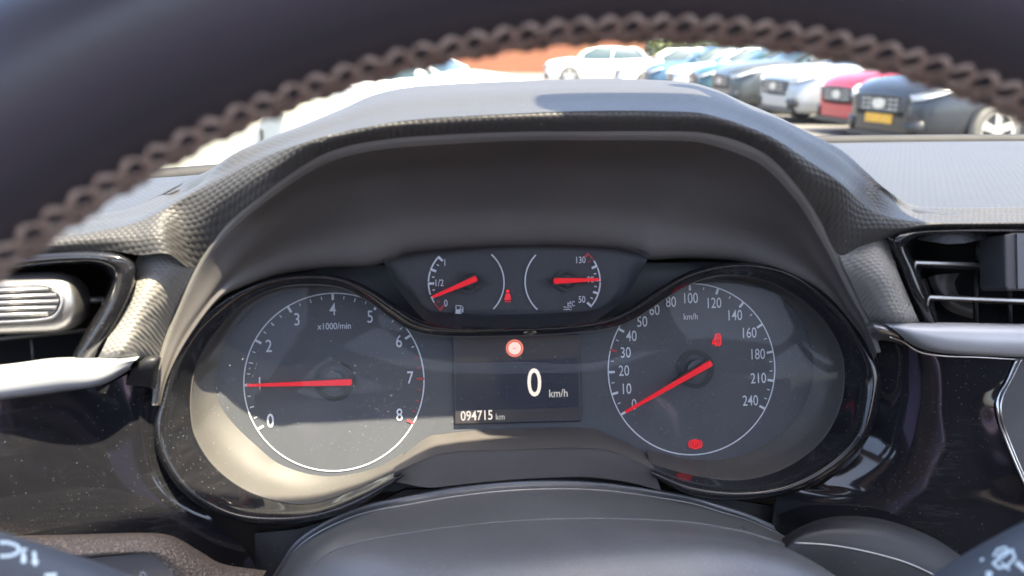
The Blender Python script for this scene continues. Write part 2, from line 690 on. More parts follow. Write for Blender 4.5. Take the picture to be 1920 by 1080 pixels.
# inner shroud round the instruments
S = [
    [(284, 760, .033), (290, 760, .0327), (296, 760, .031), (300, 760, .028)],
    [(293, 690, .0325), (301, 690, .0324), (309, 700, .0315), (316, 705, .030)],
    [(318, 610, .0345), (328, 612, .0343), (340, 625, .033), (350, 640, .031)],
    [(366, 502, .041), (378, 508, .0405), (400, 540, .037), (405, 566, .0335)],
    [(420, 425, .053), (432, 434, .052), (455, 475, .0435), (450, 538, .0325)],
    [(500, 358, .072), (512, 368, .069), (535, 415, .047), (533, 510, .027)],
    [(580, 303, .080), (592, 316, .075), (610, 375, .047), (620, 498, .023)],
    [(640, 277, .083), (650, 293, .078), (672, 350, .047), (690, 495, .021)],
    [(710, 263, .085), (718, 280, .080), (735, 336, .047), (735, 483, .019)],
    [(790, 255, .086), (795, 273, .081), (800, 330, .047), (780, 468, .018)],
    [(960, 247, .087), (960, 264, .082), (960, 324, .047), (960, 457, .016)],
    [(1120, 246, .087), (1120, 263, .082), (1110, 324, .047), (1130, 459, .016)],
    [(1280, 246, .086), (1277, 264, .081), (1240, 330, .047), (1195, 470, .018)],
    [(1340, 252, .085), (1333, 272, .080), (1310, 345, .047), (1222, 482, .020)],
    [(1395, 268, .083), (1384, 288, .078), (1370, 365, .047), (1290, 480, .022)],
    [(1447, 297, .080), (1434, 314, .075), (1425, 390, .047), (1380, 486, .024)],
    [(1503, 358, .073), (1488, 370, .069), (1480, 430, .046), (1447, 505, .027)],
    [(1540, 415, .060), (1524, 424, .0575), (1520, 478, .042), (1513, 529, .029)],
    [(1573, 477, .051), (1558, 484, .049), (1556, 525, .038), (1557, 560, .029)],
    [(1605, 545, .045), (1592, 550, .0435), (1590, 580, .035), (1592, 600, .028)],
    [(1633, 600, .040), (1622, 604, .039), (1620, 622, .033), (1620, 638, .028)],
    [(1652, 660, .036), (1644, 662, .0355), (1640, 672, .032), (1638, 684, .028)],
]
M_LIP_LIT = plain('shroud_lip_lit', (.17, .162, .15), .5, dust=.06)  # lighter copy of the shroud plastic, paints in the light along the lip
lip = [[(c[0][0], c[0][1], c[0][2] - .0005) for c in S], [tuple(0.5 * (c[0][k] + c[1][k]) + (0.0004 if k == 2 else 0) for k in range(3)) for c in S], [c[1] for c in S]]
surf('shroud_lip', lip, M_LIP_LIT, dash, 8, 4)
wall = [[c[1] for c in S],
        [tuple(.55 * c[1][k] + .45 * c[2][k] + (-.085 * (c[1][2] - c[2][2]) if k == 2 else 0) for k in range(3)) for c in S],
        [c[2] for c in S],
        [tuple(.5 * c[2][k] + .5 * c[3][k] + (-.2 * (c[2][2] - c[3][2]) if k == 2 else 0) for k in range(3)) for c in S],
        [c[3] for c in S],
        [(c[3][0], c[3][1], c[3][2] - .02) for c in S]]
surf('shroud', wall, M_SHROUD, dash, 8, 6)

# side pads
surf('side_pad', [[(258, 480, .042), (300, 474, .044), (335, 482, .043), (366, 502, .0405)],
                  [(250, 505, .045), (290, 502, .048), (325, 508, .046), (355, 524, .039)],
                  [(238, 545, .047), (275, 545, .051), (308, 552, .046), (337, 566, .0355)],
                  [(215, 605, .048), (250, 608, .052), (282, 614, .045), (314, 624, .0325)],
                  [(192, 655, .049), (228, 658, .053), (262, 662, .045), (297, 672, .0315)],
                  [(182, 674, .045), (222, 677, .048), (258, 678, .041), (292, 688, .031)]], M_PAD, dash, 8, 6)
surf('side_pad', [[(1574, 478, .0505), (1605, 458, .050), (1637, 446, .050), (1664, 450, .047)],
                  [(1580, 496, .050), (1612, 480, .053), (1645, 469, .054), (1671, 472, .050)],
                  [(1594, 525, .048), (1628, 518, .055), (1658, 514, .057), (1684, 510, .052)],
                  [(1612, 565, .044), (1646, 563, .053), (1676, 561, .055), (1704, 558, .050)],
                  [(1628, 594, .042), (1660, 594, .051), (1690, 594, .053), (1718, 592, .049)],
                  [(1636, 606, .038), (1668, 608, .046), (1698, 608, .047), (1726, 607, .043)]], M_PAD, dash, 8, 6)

# silver trim strips
surf('trim_strip', [[(-150, 694, .042), (0, 684, .044), (105, 671, .046), (180, 671, .046), (262, 668, .045)],
                    [(-150, 700, .052), (0, 690, .054), (105, 678, .055), (180, 677, .054), (258, 672, .050)],
                    [(-150, 735, .054), (0, 722, .056), (105, 706, .057), (180, 698, .055), (250, 679, .050)],
                    [(-150, 770, .050), (0, 746, .052), (110, 731, .053), (185, 719, .052), (244, 688, .048)],
                    [(-150, 772, .038), (0, 750, .040), (110, 735, .040), (190, 722, .040), (246, 692, .038)]], M_SILVER, dash, 8, 5)
surf('trim_strip', [[(1652, 603, .040), (1700, 604, .042), (1800, 605, .044), (1920, 607, .044), (2080, 609, .042)],
                    [(1660, 608, .048), (1702, 609, .052), (1800, 611, .054), (1920, 613, .054), (2080, 615, .052)],
                    [(1676, 618, .050), (1716, 627, .055), (1800, 637, .057), (1920, 641, .057), (2080, 643, .055)],
                    [(1694, 634, .047), (1738, 652, .051), (1800, 661, .053), (1920, 666, .053), (2080, 668, .051)],
                    [(1694, 638, .038), (1736, 657, .040), (1800, 665, .040), (1920, 670, .040), (2080, 672, .040)]], M_SILVER, dash, 8, 5)
# grey end blocks between trim strips and instrument ring
surf('end_block', [[(258, 676, .036), (275, 668, .038), (296, 666, .038), (303, 672, .034)],
                   [(255, 684, .043), (275, 672, .046), (296, 671, .045), (301, 678, .040)],
                   [(246, 697, .043), (268, 690, .046), (290, 690, .045), (297, 696, .038)],
                   [(235, 722, .036), (262, 724, .038), (284, 726, .038), (292, 730, .030)]], M_BLACK, dash, 6, 5)
surf('end_block', [[(1620, 606, .034), (1636, 602, .040), (1652, 603, .042), (1668, 606, .040)],
                   [(1624, 612, .042), (1638, 608, .047), (1656, 609, .048), (1674, 613, .046)],
                   [(1632, 626, .042), (1645, 622, .047), (1664, 624, .048), (1686, 632, .046)],
                   [(1640, 640, .034), (1652, 638, .040), (1670, 640, .040), (1694, 648, .038)]], M_SATIN, dash, 6, 5)
tube('trim_line', spline([Pn(*p) for p in ((1668, 632, .047), (1692, 640, .0455), (1722, 659, .044), (1765, 667, .043), (1840, 670, .043), (1908, 674, .043))], 6), .0004, M_CHROME, dash, 6)
tube('trim_line', spline([Pn(*p) for p in ((1906, 674, .043), (1890, 712, .042), (1872, 745, .041), (1871, 775, .041), (1884, 820, .040), (1920, 905, .040), (1950, 960, .04))], 6), .0006, M_CHROME, dash, 6)
tube('trim_line', spline([Pn(*p) for p in ((1916, 672, .043), (1900, 705, .042), (1880, 745, .041), (1877, 775, .041), (1890, 820, .040), (1926, 905, .040), (1956, 960, .04))], 6), .0004, M_CHROME, dash, 6)

# gloss black panels
surf('gloss_panel', [[(-150, 780, .047), (0, 752, .043), (110, 737, .038), (195, 722, .034), (250, 698, .031), (300, 700, .026)],
                     [(-150, 810, .046), (0, 790, .042), (110, 780, .037), (200, 775, .033), (255, 770, .030), (300, 775, .024)],
                     [(-150, 890, .043), (0, 890, .039), (110, 890, .034), (210, 885, .031), (275, 885, .027), (320, 900, .021)],
                     [(-150, 970, .039), (0, 970, .035), (130, 968, .030), (250, 968, .027), (330, 975, .023), (410, 985, .017)],
                     [(-150, 1080, .034), (0, 1080, .030), (150, 1080, .025), (290, 1080, .022), (380, 1080, .017), (484, 1080, .012)],
                     [(-150, 1300, .022), (0, 1300, .018), (150, 1300, .014), (290, 1300, .011), (390, 1300, .009), (486, 1300, .007)]], M_GLOSS, dash, 8, 8)
surf('gloss_panel', [[(1638, 640, .028), (1700, 648, .036), (1760, 664, .039), (1840, 668, .041), (1908, 672, .042)],
                     [(1650, 700, .026), (1700, 705, .033), (1760, 712, .037), (1830, 716, .039), (1889, 712, .041)],
                     [(1646, 760, .024), (1700, 765, .031), (1760, 768, .035), (1820, 768, .037), (1871, 762, .040)],
                     [(1615, 840, .021), (1690, 840, .029), (1760, 840, .033), (1830, 835, .036), (1889, 830, .039)],
                     [(1540, 910, .019), (1640, 910, .026), (1740, 910, .031), (1840, 905, .034), (1924, 910, .038)],
                     [(1452, 950, .015), (1560, 990, .023), (1700, 1000, .028), (1850, 1000, .031), (1965, 1000, .034)],
                     [(1452, 1300, .010), (1560, 1300, .02), (1700, 1300, .025), (1850, 1300, .028), (2050, 1300, .03)]], M_GLOSS, dash, 8, 8)
plate('console_panel', [(1908, 672), (1889, 712), (1871, 762), (1889, 830), (1924, 910), (1965, 1000), (2200, 1000), (2200, 672)], .036, M_LOWER, dash, .004)
# leather edged knee panel with a switch plate in it
surf('knee_bolster', [[(-150, 1014, .030), (0, 1006, .032), (150, 1002, .034), (270, 999, .034), (325, 1006, .033), (375, 1034, .030), (420, 1058, .027), (500, 1070, .022)],
                      [(-150, 1020, .048), (0, 1012, .050), (150, 1008, .052), (262, 1006, .052), (315, 1014, .050), (362, 1044, .046), (410, 1070, .040), (490, 1086, .030)],
                      [(-150, 1050, .058), (0, 1044, .060), (140, 1036, .062), (255, 1030, .061), (305, 1036, .059), (345, 1066, .054), (385, 1100, .048), (470, 1120, .036)],
                      [(-150, 1090, .058), (0, 1070, .060), (150, 1046, .062), (250, 1038, .061), (292, 1044, .059), (326, 1080, .055), (350, 1140, .050), (440, 1180, .04)]], M_LEATHER, dash, 8, 6)
sw = plate('switch_plate', [(-150, 1090), (0, 1070), (150, 1047), (280, 1037), (312, 1048), (326, 1078), (335, 1200), (-150, 1250)], .056, M_SHROUD, dash, .004)
strokes('lamp_symbol', [circ(268, 1078, 3.6, 10) + [(271.6, 1078)]] + [[(268 + 5.5 * cos(a), 1078 + 5.5 * sin(a)), (268 + 7.5 * cos(a), 1078 + 7.5 * sin(a))] for a in [i * pi / 4 for i in range(8)]], .00025, M_GREYPRINT, sw, .0563)

# column foot and lower panels
plate('lower_panel', [(478, 1000), (560, 992), (690, 952), (760, 918), (1220, 914), (1455, 950), (1455, 1400), (478, 1400)], .006, M_BLACK, dash, .004)
plate('backing_panel', [(-500, 440), (2300, 400), (2300, 1500), (-500, 1500)], -.03, M_CABIN, dash, .004)
bm = bmesh.new()
box_bm(bm, (-.45, .425, .50), (1.27, .47, ZT - .012))
from_bm('lower_fascia', bm, M_BLACK, dash, False)
surf('passenger_fascia', [[Vector((x, Y, z)) for x in (.30, .5, .75, 1.0, 1.25)] for Y, z in ((.362, ZT - .006), (.352, ZT - .03), (.362, ZT - .09), (.39, ZT - .16), (.46, ZT - .34))], M_LOWER, dash, 4, 4)
surf('column_base', [[(1440, 1040, .030), (1475, 1003, .034), (1530, 976, .038), (1590, 967, .040), (1660, 975, .040), (1740, 1003, .038), (1805, 1045, .034), (1840, 1085, .03)],
                     [(1440, 1050, .045), (1478, 1015, .048), (1530, 988, .050), (1590, 980, .051), (1660, 988, .051), (1735, 1016, .050), (1795, 1055, .047), (1830, 1095, .044)],
                     [(1440, 1090, .055), (1490, 1030, .056), (1540, 1020, .057), (1600, 1028, .058), (1660, 1042, .058), (1710, 1058, .058), (1755, 1078, .056), (1800, 1110, .053)],
                     [(1440, 1200, .055), (1490, 1200, .056), (1540, 1200, .057), (1600, 1200, .058), (1660, 1200, .058), (1710, 1200, .058), (1755, 1200, .056), (1800, 1200, .053)]], M_BLACK, dash, 6, 6)
tube('trim_line', spline([Pn(*p) for p in ((1490, 1018, .058), (1545, 1021, .0595), (1600, 1029, .0595), (1660, 1043, .0595), (1710, 1059, .0595), (1770, 1087, .058))], 6), .0004, M_SATIN, dash, 6)

# ================================================================== AIR VENTS
ventl = thing('air_vent', Pn(100, 580, .03), 'air vent with a ribbed satin metal thumb bar, under the rim lacing', 'air vent', 'dashboard air vents')
surf('surround', [[(-150, 500, .044), (0, 482, .048), (90, 473, .050), (170, 469, .051), (220, 473, .051), (250, 488, .050), (258, 512, .048), (248, 555, .047), (222, 612, .045), (192, 660, .042), (176, 690, .040)],
                  [(-150, 504, .052), (0, 487, .055), (90, 478, .057), (170, 475, .058), (214, 480, .058), (241, 494, .057), (247, 514, .056), (236, 555, .054), (208, 612, .051), (176, 662, .048), (160, 690, .046)],
                  [(-150, 520, .048), (0, 508, .051), (90, 498, .052), (160, 495, .053), (192, 500, .053), (208, 512, .052), (210, 528, .051), (198, 562, .049), (170, 612, .047), (142, 660, .045), (128, 690, .043)],
                  [(-150, 530, .010), (0, 518, .010), (90, 508, .010), (155, 506, .010), (184, 510, .010), (196, 520, .010), (198, 532, .010), (186, 562, .010), (160, 612, .010), (134, 660, .010), (120, 690, .010)]], M_RING, ventl, 8, 6)
plate('cavity_shade', [(-200, 480), (240, 470), (240, 720), (-200, 740)], .006, M_VENT_SHADE, ventl, .003)  # flat dark plate in place of the vent's shaded depth
for ya, yb, r in ((567, 562, .0016), (634, 614, .0014)):
    tube('slat', [Pn(-150, ya + 10, .034), Pn(0, ya, .034), Pn(200, yb, .034)], r, M_SATIN if ya < 600 else M_BLACK, ventl, 10)
tube('vane', [Pn(58, 620, .028), Pn(66, 700, .028)], .0009, M_BLACK, ventl, 8)
# thumb bar
bm = bmesh.new()
rows = []
path = [Pn(x, 569 - (x - 20) * .03, .044) for x in (-260, -100, 0, 60, 100, 118, 132, 143, 151, 156, 158)]
hh = [56, 56, 56, 56, 56, 54.5, 50, 43, 33, 20, 3]
for p, h in zip(path, hh):
    h *= .00022
    rows.append([p + DU * (h * sin(a)) * 1.0 + DN * ((.010 * (abs(cos(a)) ** .6) * (1 if cos(a) > 0 else -1)) * min(1, h / .006)) for a in [2 * pi * k / 28 for k in range(28)]])
vs = [[bm.verts.new(q) for q in r] for r in rows]
for i in range(len(vs) - 1):
    for k in range(28):
        bm.faces.new((vs[i][k], vs[i][(k + 1) % 28], vs[i + 1][(k + 1) % 28], vs[i + 1][k]))
bm.faces.new(vs[-1])
tb = from_bm('thumb_bar', bm, M_SATIN, ventl)
plate('groove_plate', [(-200, 548), (60, 538), (92, 540), (108, 552), (112, 566), (104, 584), (84, 595), (-200, 606)], .0556, M_BLACK, tb, .003)
for k in range(5):
    y = 545 + k * 11.5
    x1 = (92, 106, 110, 106, 90)[k]
    tube('ridge', [Pn(-200, y + 6, .0562), Pn(0, y, .0562), Pn(x1, y - 3, .0556)], .00085, M_SATIN, tb, 8)
tube('groove_rim', spline([Pn(*p) for p in ((-200, 546, .0556), (0, 537, .0556), (62, 534, .0556), (96, 538, .0554), (112, 552, .055), (116, 567, .055), (108, 586, .0552), (86, 598, .0555), (0, 604, .0556), (-200, 610, .0556))], 5), .0006, M_SATIN, tb, 8)

ventr = thing('air_vent', Pn(1850, 510, .03), 'air vent with two thin horizontal slats and a square grey tab', 'air vent', 'dashboard air vents')
surf('surround', [[(1728, 607, .040), (1704, 556, .046), (1684, 505, .048), (1668, 462, .049), (1666, 446, .050), (1680, 433, .051), (1720, 426, .052), (1800, 424, .052), (1900, 424, .052), (2060, 424, .051)],
                  [(1740, 607, .046), (1716, 556, .052), (1696, 505, .054), (1680, 464, .056), (1680, 450, .057), (1694, 438, .057), (1726, 431, .057), (1800, 429, .057), (1900, 429, .057), (2060, 429, .056)],
                  [(1758, 607, .043), (1738, 556, .048), (1718, 505, .050), (1702, 470, .051), (1702, 456, .052), (1712, 446, .053), (1738, 440, .053), (1800, 438, .053), (1900, 438, .053), (2060, 438, .052)],
                  [(1774, 607, .010), (1752, 556, .010), (1732, 505, .010), (1716, 474, .010), (1716, 466, .010), (1724, 458, .010), (1744, 452, .010), (1800, 450, .010), (1900, 450, .010), (2060, 450, .010)]], M_RING, ventr, 8, 6)
plate('cavity_shade', [(1670, 420), (2100, 420), (2100, 640), (1700, 640)], .004, M_VENT_SHADE, ventr, .003)
for xa, xb, ya, yb in ((1692, 2000, 491, 501), (1728, 2000, 556, 567)):
    a, b = Pn(xa, ya, .036), Pn(xb, yb, .036)
    bm = bmesh.new()
    prism_bm(bm, [a + DU * .0010 - DN * .022, a + DU * .0010, a - DU * .0011, a - DU * .0014 - DN * .022], b - a)
    o = from_bm('slat', bm, M_SATIN, ventr, False)
    md = o.modifiers.new('bevel', 'BEVEL'); md.width = .0006; md.segments = 3
for x, y0, y1 in ((1828, 505, 610), (1892, 540, 610), (1830, 445, 495)):
    tube('vane', [Pn(x, y0, .020), Pn(x + 2, y1, .020)], .0012, M_BLACK, ventr, 8)
surf('inner_duct', [[(1740, 520, .012), (1750, 545, .012), (1775, 580, .012), (1830, 600, .012)], [(1760, 515, .016), (1768, 545, .016), (1792, 570, .016), (1830, 585, .016)],
                    [(1800, 512, .012), (1790, 530, .010), (1800, 555, .010), (1830, 570, .010)]], M_SHROUD, ventr, 5, 5)
plate('thumb_tab', [(1884, 440), (1900, 436), (2000, 436), (2000, 545), (1890, 545), (1886, 538)], .058, M_LOWER, ventr, .018, 0, .001)
plate('tab_face', [(1907, 438), (1998, 438), (1998, 541), (1909, 541)], .0590, M_STALK, ventr, .0009)

# ================================================================== INSTRUMENT CLUSTER
clu = thing('instrument_cluster', Pn(960, 800, 0), 'instrument cluster with rev counter, speedometer and central display inside a gloss black ring', 'instrument cluster')
B0 = [(757, 893), (690, 938), (620, 968), (516, 985), (430, 972), (349, 929), (300, 862), (288, 800),
      (303, 740), (319, 677), (345, 628), (384, 578), (441, 545), (508, 521), (567, 514), (630, 517), (690, 538), (740, 570), (785, 598), (840, 612), (950, 614),
      (1060, 610), (1130, 598), (1180, 577), (1240, 537), (1295, 509), (1360, 494), (1430, 494), (1500, 515), (1571, 568), (1613, 620), (1650, 693), (1648, 757),
      (1624, 826), (1566, 884), (1482, 926), (1390, 936), (1300, 928), (1222, 893)]
B2 = [(752, 887), (680, 926), (600, 957), (520, 964), (435, 954), (365, 912), (322, 850), (312, 800),
      (322, 742), (336, 690), (360, 645), (394, 602), (453, 558), (515, 533), (570, 526), (632, 530), (684, 554), (730, 586), (775, 613), (835, 624), (950, 625),
      (1062, 620), (1137, 611), (1187, 592), (1248, 551), (1302, 522), (1362, 507), (1428, 508), (1493, 532), (1554, 582), (1594, 634), (1622, 696), (1619, 755),
      (1600, 815), (1545, 868), (1472, 905), (1388, 918), (1300, 908), (1222, 880)]
B3 = [(747, 880), (668, 916), (590, 942), (525, 940), (455, 915), (400, 872), (368, 822), (359, 785),
      (358, 742), (365, 695), (382, 656), (405, 622), (458, 568), (518, 541), (572, 534), (633, 538), (683, 560), (727, 592), (772, 619), (833, 630), (950, 630),
      (1063, 625), (1139, 616), (1190, 598), (1252, 557), (1305, 528), (1362, 516), (1425, 524), (1482, 548), (1536, 591), (1571, 644), (1582, 693), (1578, 750),
      (1552, 810), (1510, 853), (1450, 886), (1380, 900), (1300, 890), (1218, 868)]
BE = [(757, 848), (697, 880), (610, 893), (530, 873), (480, 835), (440, 797), (415, 765), (408, 745),
      (406, 720), (412, 680), (425, 640), (455, 598), (495, 566), (535, 551), (574, 541), (633, 538), (681, 556), (725, 588), (770, 615), (833, 625), (950, 625),
      (1063, 620), (1141, 611), (1192, 593), (1254, 552), (1305, 527), (1362, 524), (1420, 536), (1468, 562), (1505, 603), (1520, 645), (1525, 690), (1518, 735),
      (1495, 780), (1455, 822), (1400, 850), (1349, 862), (1290, 861), (1213, 843)]
nb = len(B0)
n3 = [.016] * nb
for i in range(15, 27):
    n3[i] = .024
n3[12] = .020; n3[13] = .022; n3[14] = .024
n0 = [.027] * nb
rows = [[(p[0], p[1], n0[i] - .010) for i, p in enumerate(B0)],
        [(p[0], p[1], n0[i]) for i, p in enumerate(B0)],
        [(.55 * p[0] + .45 * q[0], .55 * p[1] + .45 * q[1], n0[i] + .0035) for i, (p, q) in enumerate(zip(B0, B2))],
        [(p[0], p[1], .028) for p in B2],
        [(.75 * p[0] + .25 * q[0], .75 * p[1] + .25 * q[1], .7 * .028 + .3 * n3[i]) for i, (p, q) in enumerate(zip(B2, B3))],
        [(p[0], p[1], n3[i]) for i, p in enumerate(B3)]]
surf('bezel', rows, M_RING, clu, 6, 5)
tube('bezel_edge', spline([Pn(p[0], p[1], n3[i] + .0003) for i, p in enumerate(B3)], 6), .00032, M_BOWL, clu, 6)
surf('bowl', [[(p[0], p[1], n3[i] - .0002) for i, p in enumerate(B3)],
              [(.55 * p[0] + .45 * q[0], .55 * p[1] + .45 * q[1], .5 * n3[i] - .001) for i, (p, q) in enumerate(zip(B3, BE))],
              [(p[0], p[1], .0004) for p in BE]], M_BOWL, clu, 6, 5)
plate('face_plate', [(385, 500), (1560, 490), (1560, 900), (385, 930)], 0.0, M_FACE, clu, .003)
# lower lip under the display
surf('lower_lip', [[(738, 868, .001), (797, 822, .001), (832, 814, .001), (884, 808, .001), (972, 803, .001), (1088, 802, .001), (1132, 812, .001), (1176, 832, .001), (1226, 860, .001)],
                   [(739, 874, .010), (801, 832, .010), (838, 825, .011), (888, 820, .011), (972, 816, .011), (1086, 814, .011), (1130, 822, .010), (1173, 840, .010), (1226, 868, .010)],
                   [(740, 884, .027), (810, 853, .027), (852, 846, .028), (896, 843, .028), (972, 841, .028), (1082, 838, .028), (1126, 841, .028), (1168, 852, .027), (1226, 879, .026)],
                   [(739, 888, .028), (811, 860, .0285), (853, 852, .0295), (896, 849, .0295), (972, 847, .0295), (1082, 844, .0295), (1126, 847, .0295), (1168, 858, .0285), (1226, 884, .027)],
                   [(734, 902, .024), (800, 914, .025), (850, 910, .025), (896, 905, .025), (980, 898, .025), (1082, 894, .025), (1130, 897, .025), (1182, 905, .024), (1240, 920, .023)]], M_SHROUD, clu, 8, 6)

# small gauges panel
surf('upper_panel', [[(716, 486, .021), (735, 477, .020), (790, 463, .0185), (960, 455, .0165), (1130, 457, .0165), (1185, 464, .0185), (1218, 477, .021)],
                     [(722, 497, .018), (740, 490, .012), (795, 478, .009), (960, 466, .008), (1130, 468, .008), (1178, 478, .010), (1212, 490, .016)],
                     [(738, 530, .021), (757, 530, .011), (800, 530, .008), (960, 530, .008), (1130, 528, .008), (1172, 528, .011), (1196, 520, .019)],
                     [(768, 570, .023), (785, 568, .013), (812, 576, .008), (960, 578, .008), (1110, 575, .008), (1150, 566, .012), (1172, 560, .021)],
                     [(795, 600, .026), (806, 596, .020), (830, 590, .010), (955, 592, .009), (1085, 588, .010), (1118, 588, .018), (1142, 584, .025)],
                     [(815, 614, .028), (822, 611, .026), (842, 612, .025), (953, 614, .025), (1064, 610, .025), (1095, 606, .026), (1115, 603, .028)]], M_SUBFACE, clu, 8, 8)

# ---- rev counter
CT = Pn(628, 716, 0)
RT = (Pn(795, 716, 0) - CT).length
tach = bpy.data.objects.new('rev_counter', None)
link(tach, clu)


def ring_scale(name, C, R, majors, minors, mid, arcs, parent, redmaj=(), w=.0011, maj_len=.0032, n=.0005):
    bm = bmesh.new()
    for a0, a1 in arcs:
        arc_band(bm, C, a0, a1, R - .00028, R + .00028, n)
    for a in majors:
        tick(bm, C, a, R - maj_len, R + .0002, w, n)
    for a in minors:
        tick(bm, C, a, R - .0026, R - .0012, .0004, n)
    for a in mid:
        tick(bm, C, a, R - .0030, R - .0012, .0005, n)
    o = from_bm(name, bm, M_WHITE, parent, False)
    if redmaj:
        bm = bmesh.new()
        for a, big in redmaj:
            if big:
                tick(bm, C, a, R - maj_len, R + .0002, w, n + .0001)
            else:
                tick(bm, C, a, R - .0028, R - .0012, .0005, n + .0001)
        from_bm('red_marks', bm, M_REDPRINT, parent, False)
    return o


ta = lambda v: 210 - 30 * v
ring_scale('scale_ring', CT, RT, [ta(v) for v in range(0, 7)],
           [ta(k * .25) for k in range(0, 26) if k % 4 in (1, 3)], [ta(k * .5) for k in range(1, 13, 2)],
           [(-150, 210)], tach, [(ta(7), 1), (ta(8), 1)] + [(ta(6.5 + .25 * k), 0) for k in (0, 1, 3, 4, 5)])
for s, p in (('0', (507, 790)), ('1', (487, 720)), ('2', (504, 650)), ('3', (557, 600)), ('4', (624, 581)), ('5', (694, 595)), ('6', (748, 641)), ('7', (769, 709)), ('8', (749, 779))):
    text('numeral', s, p, .0058 if s != '0' else .0062, M_WHITE, tach, .0005, .78, .002 if s != '0' else .012)
text('unit_text', 'x1000/min', (627, 612), .0030, M_WHITE, tach, .0005, .85, .004)


def needle(parent, tail, tip, n, w0, w1, hub, hubr, n_tail=None):
    a, b = Pn(*tail, n), Pn(*tip, n)
    d = (b - a).normalized()
    t = d.cross(DN)
    bm = bmesh.new()
    pts = [a + t * w0 * .5, a + t * w0 * .35 - d * w0 * .3, a - t * w0 * .35 - d * w0 * .3, a - t * w0 * .5, b - t * w1 * .5, b + t * w1 * .5]
    prism_bm(bm, pts, -DN * .0012)
    o = from_bm('needle', bm, M_NEEDLE, parent, False)
    # dark carrier under the needle, and round hub
    bm = bmesh.new()
    c = Pn(*hub, n - .002)
    mid = a.lerp(b, .42)
    pts = [a + t * w0 * .85 - d * w0 * .5, a - t * w0 * .85 - d * w0 * .5, mid - t * w0 * .62, mid + t * w0 * .62]
    prism_bm(bm, [p - DN * .0014 for p in pts], -DN * .0012)
    from_bm('needle_carrier', bm, M_BLACK, parent, False)
    bm = bmesh.new()
    c = Pn(*hub, .0)
    K = 40
    for r0, r1, z0, z1 in ((hubr * .76, hubr, .0008, .0008),):
        for i in range(K):
            s, e = 360 * i / K, 360 * (i + 1) / K
            bm.faces.new([bm.verts.new(dial_pt(c, q, r, .0008 if n < .012 else n - .0035)) for q, r in ((s, r0), (s, r1), (e, r1), (e, r0))])
    from_bm('hub_ring', bm, M_BLACK, parent, False)
    bm = bmesh.new()
    base = .0003 if n < .012 else n - .0045
    ring1 = [dial_pt(c, 360 * i / K, hubr * .5, n - .0026) for i in range(K)]
    prism_bm(bm, ring1, -DN * (n - .0026 - base))
    from_bm('hub', bm, M_FACE if n < .012 else M_SUBFACE, parent, False)
    return o


needle(tach, (656, 717), (463, 723), 0.0062, .0028, .0011, (627, 714), .0094)

# ---- speedometer
CS = Pn(1297.5, 692, 0)
RS = (Pn(1452, 692, 0) - CS).length
spd = bpy.data.objects.new('speedometer', None)
link(spd, clu)
sa = {0: 210, 10: 195, 20: 180, 30: 165, 40: 150, 50: 135, 60: 120, 80: 105, 100: 90, 120: 70, 140: 50, 160: 30, 180: 10, 210: -10, 240: -30}
ring_scale('scale_ring', CS, RS, [a for v, a in sa.items() if v != 30],
           [202.5, 187.5, 172.5, 157.5, 142.5, 127.5, 112.5, 97.5, 80, 60, 40, 20, 3.3, -3.3, -16.7, -23.3], [], [(-150, 210)], spd, [(165, 1)])
for s, p in (('0', (1189, 759)), ('10', (1174, 730)), ('20', (1170, 696)), ('30', (1173, 662)), ('40', (1184, 631)), ('50', (1204, 604)), ('60', (1227, 582)),
             ('80', (1258, 567)), ('100', (1294, 560)), ('120', (1338, 569)), ('140', (1377, 592)), ('160', (1404, 625)), ('180', (1420, 665)), ('210', (1422, 710)), ('240', (1407, 752))):
    text('numeral', s, p, .0051, M_WHITE, spd, .0005, .74, .002)
text('unit_text', 'km/h', (1295, 594), .0030, M_WHITE, spd, .0005, .85, .004)
needle(spd, (1332, 682), (1173, 773), 0.0062, .0028, .0011, (1303, 692), .0094)

# ---- fuel and temperature gauges
NS = .0088
fuel = bpy.data.objects.new('fuel_gauge', None)
link(fuel, clu)
CF = Pn(874.5, 530, NS)
RF = (Pn(945, 530, NS) - CF).length
bm = bmesh.new()
for a0, a1 in ((137, 157), (161, 177), (181, 197), (201, 210)):
    arc_band(bm, CF, a0, a1, RF - .00035, RF + .00035, .0003)
b2 = bmesh.new()
arc_band(b2, CF, -46, 47, RF - .0003, RF + .0003, .0003)
from_bm('arc_line', b2, M_WHITE, fuel, False)
for a, l in ((136, .0026), (158, .0026), (180, .0026), (202, .0026)):
    tick(bm, CF, a, RF - l, RF + .0003, .0011, .0004)
for a in (147, 169, 191):
    tick(bm, CF, a, RF - .0026, RF - .0014, .0005, .0004)
from_bm('scale_ring', bm, M_WHITE, fuel, False)
bm = bmesh.new()
arc_band(bm, CF, 210, 224, RF - .0003, RF + .0003, .0003)
tick(bm, CF, 224, RF - .0026, RF + .0003, .0011, .0004)
tick(bm, CF, 213, RF - .0026, RF - .0014, .0005, .0004)
from_bm('red_marks', bm, M_REDPRINT, fuel, False)
for s, p in (('1', (834, 493)), ('1/2', (823, 531)), ('0', (836, 569))):
    text('numeral', s, p, .0031, M_WHITE, fuel, NS + .0004, .8, .004)
needle(fuel, (891, 523), (811, 557), NS + .0052, .0026, .0012, (876, 530), .0052)
strokes('fuel_symbol', [[(855, 587), (855, 573), (863, 573), (863, 587)], [(853, 587.5), (865, 587.5)], [(863, 580), (866, 580), (866, 585), (868, 585), (868, 577), (865, 573)]], .00035, M_WHITE, fuel, NS + .0004)
fills('fuel_symbol', [[(855.5, 580), (862.5, 580), (862.5, 587), (855.5, 587)]], M_WHITE, fuel, NS + .0004)

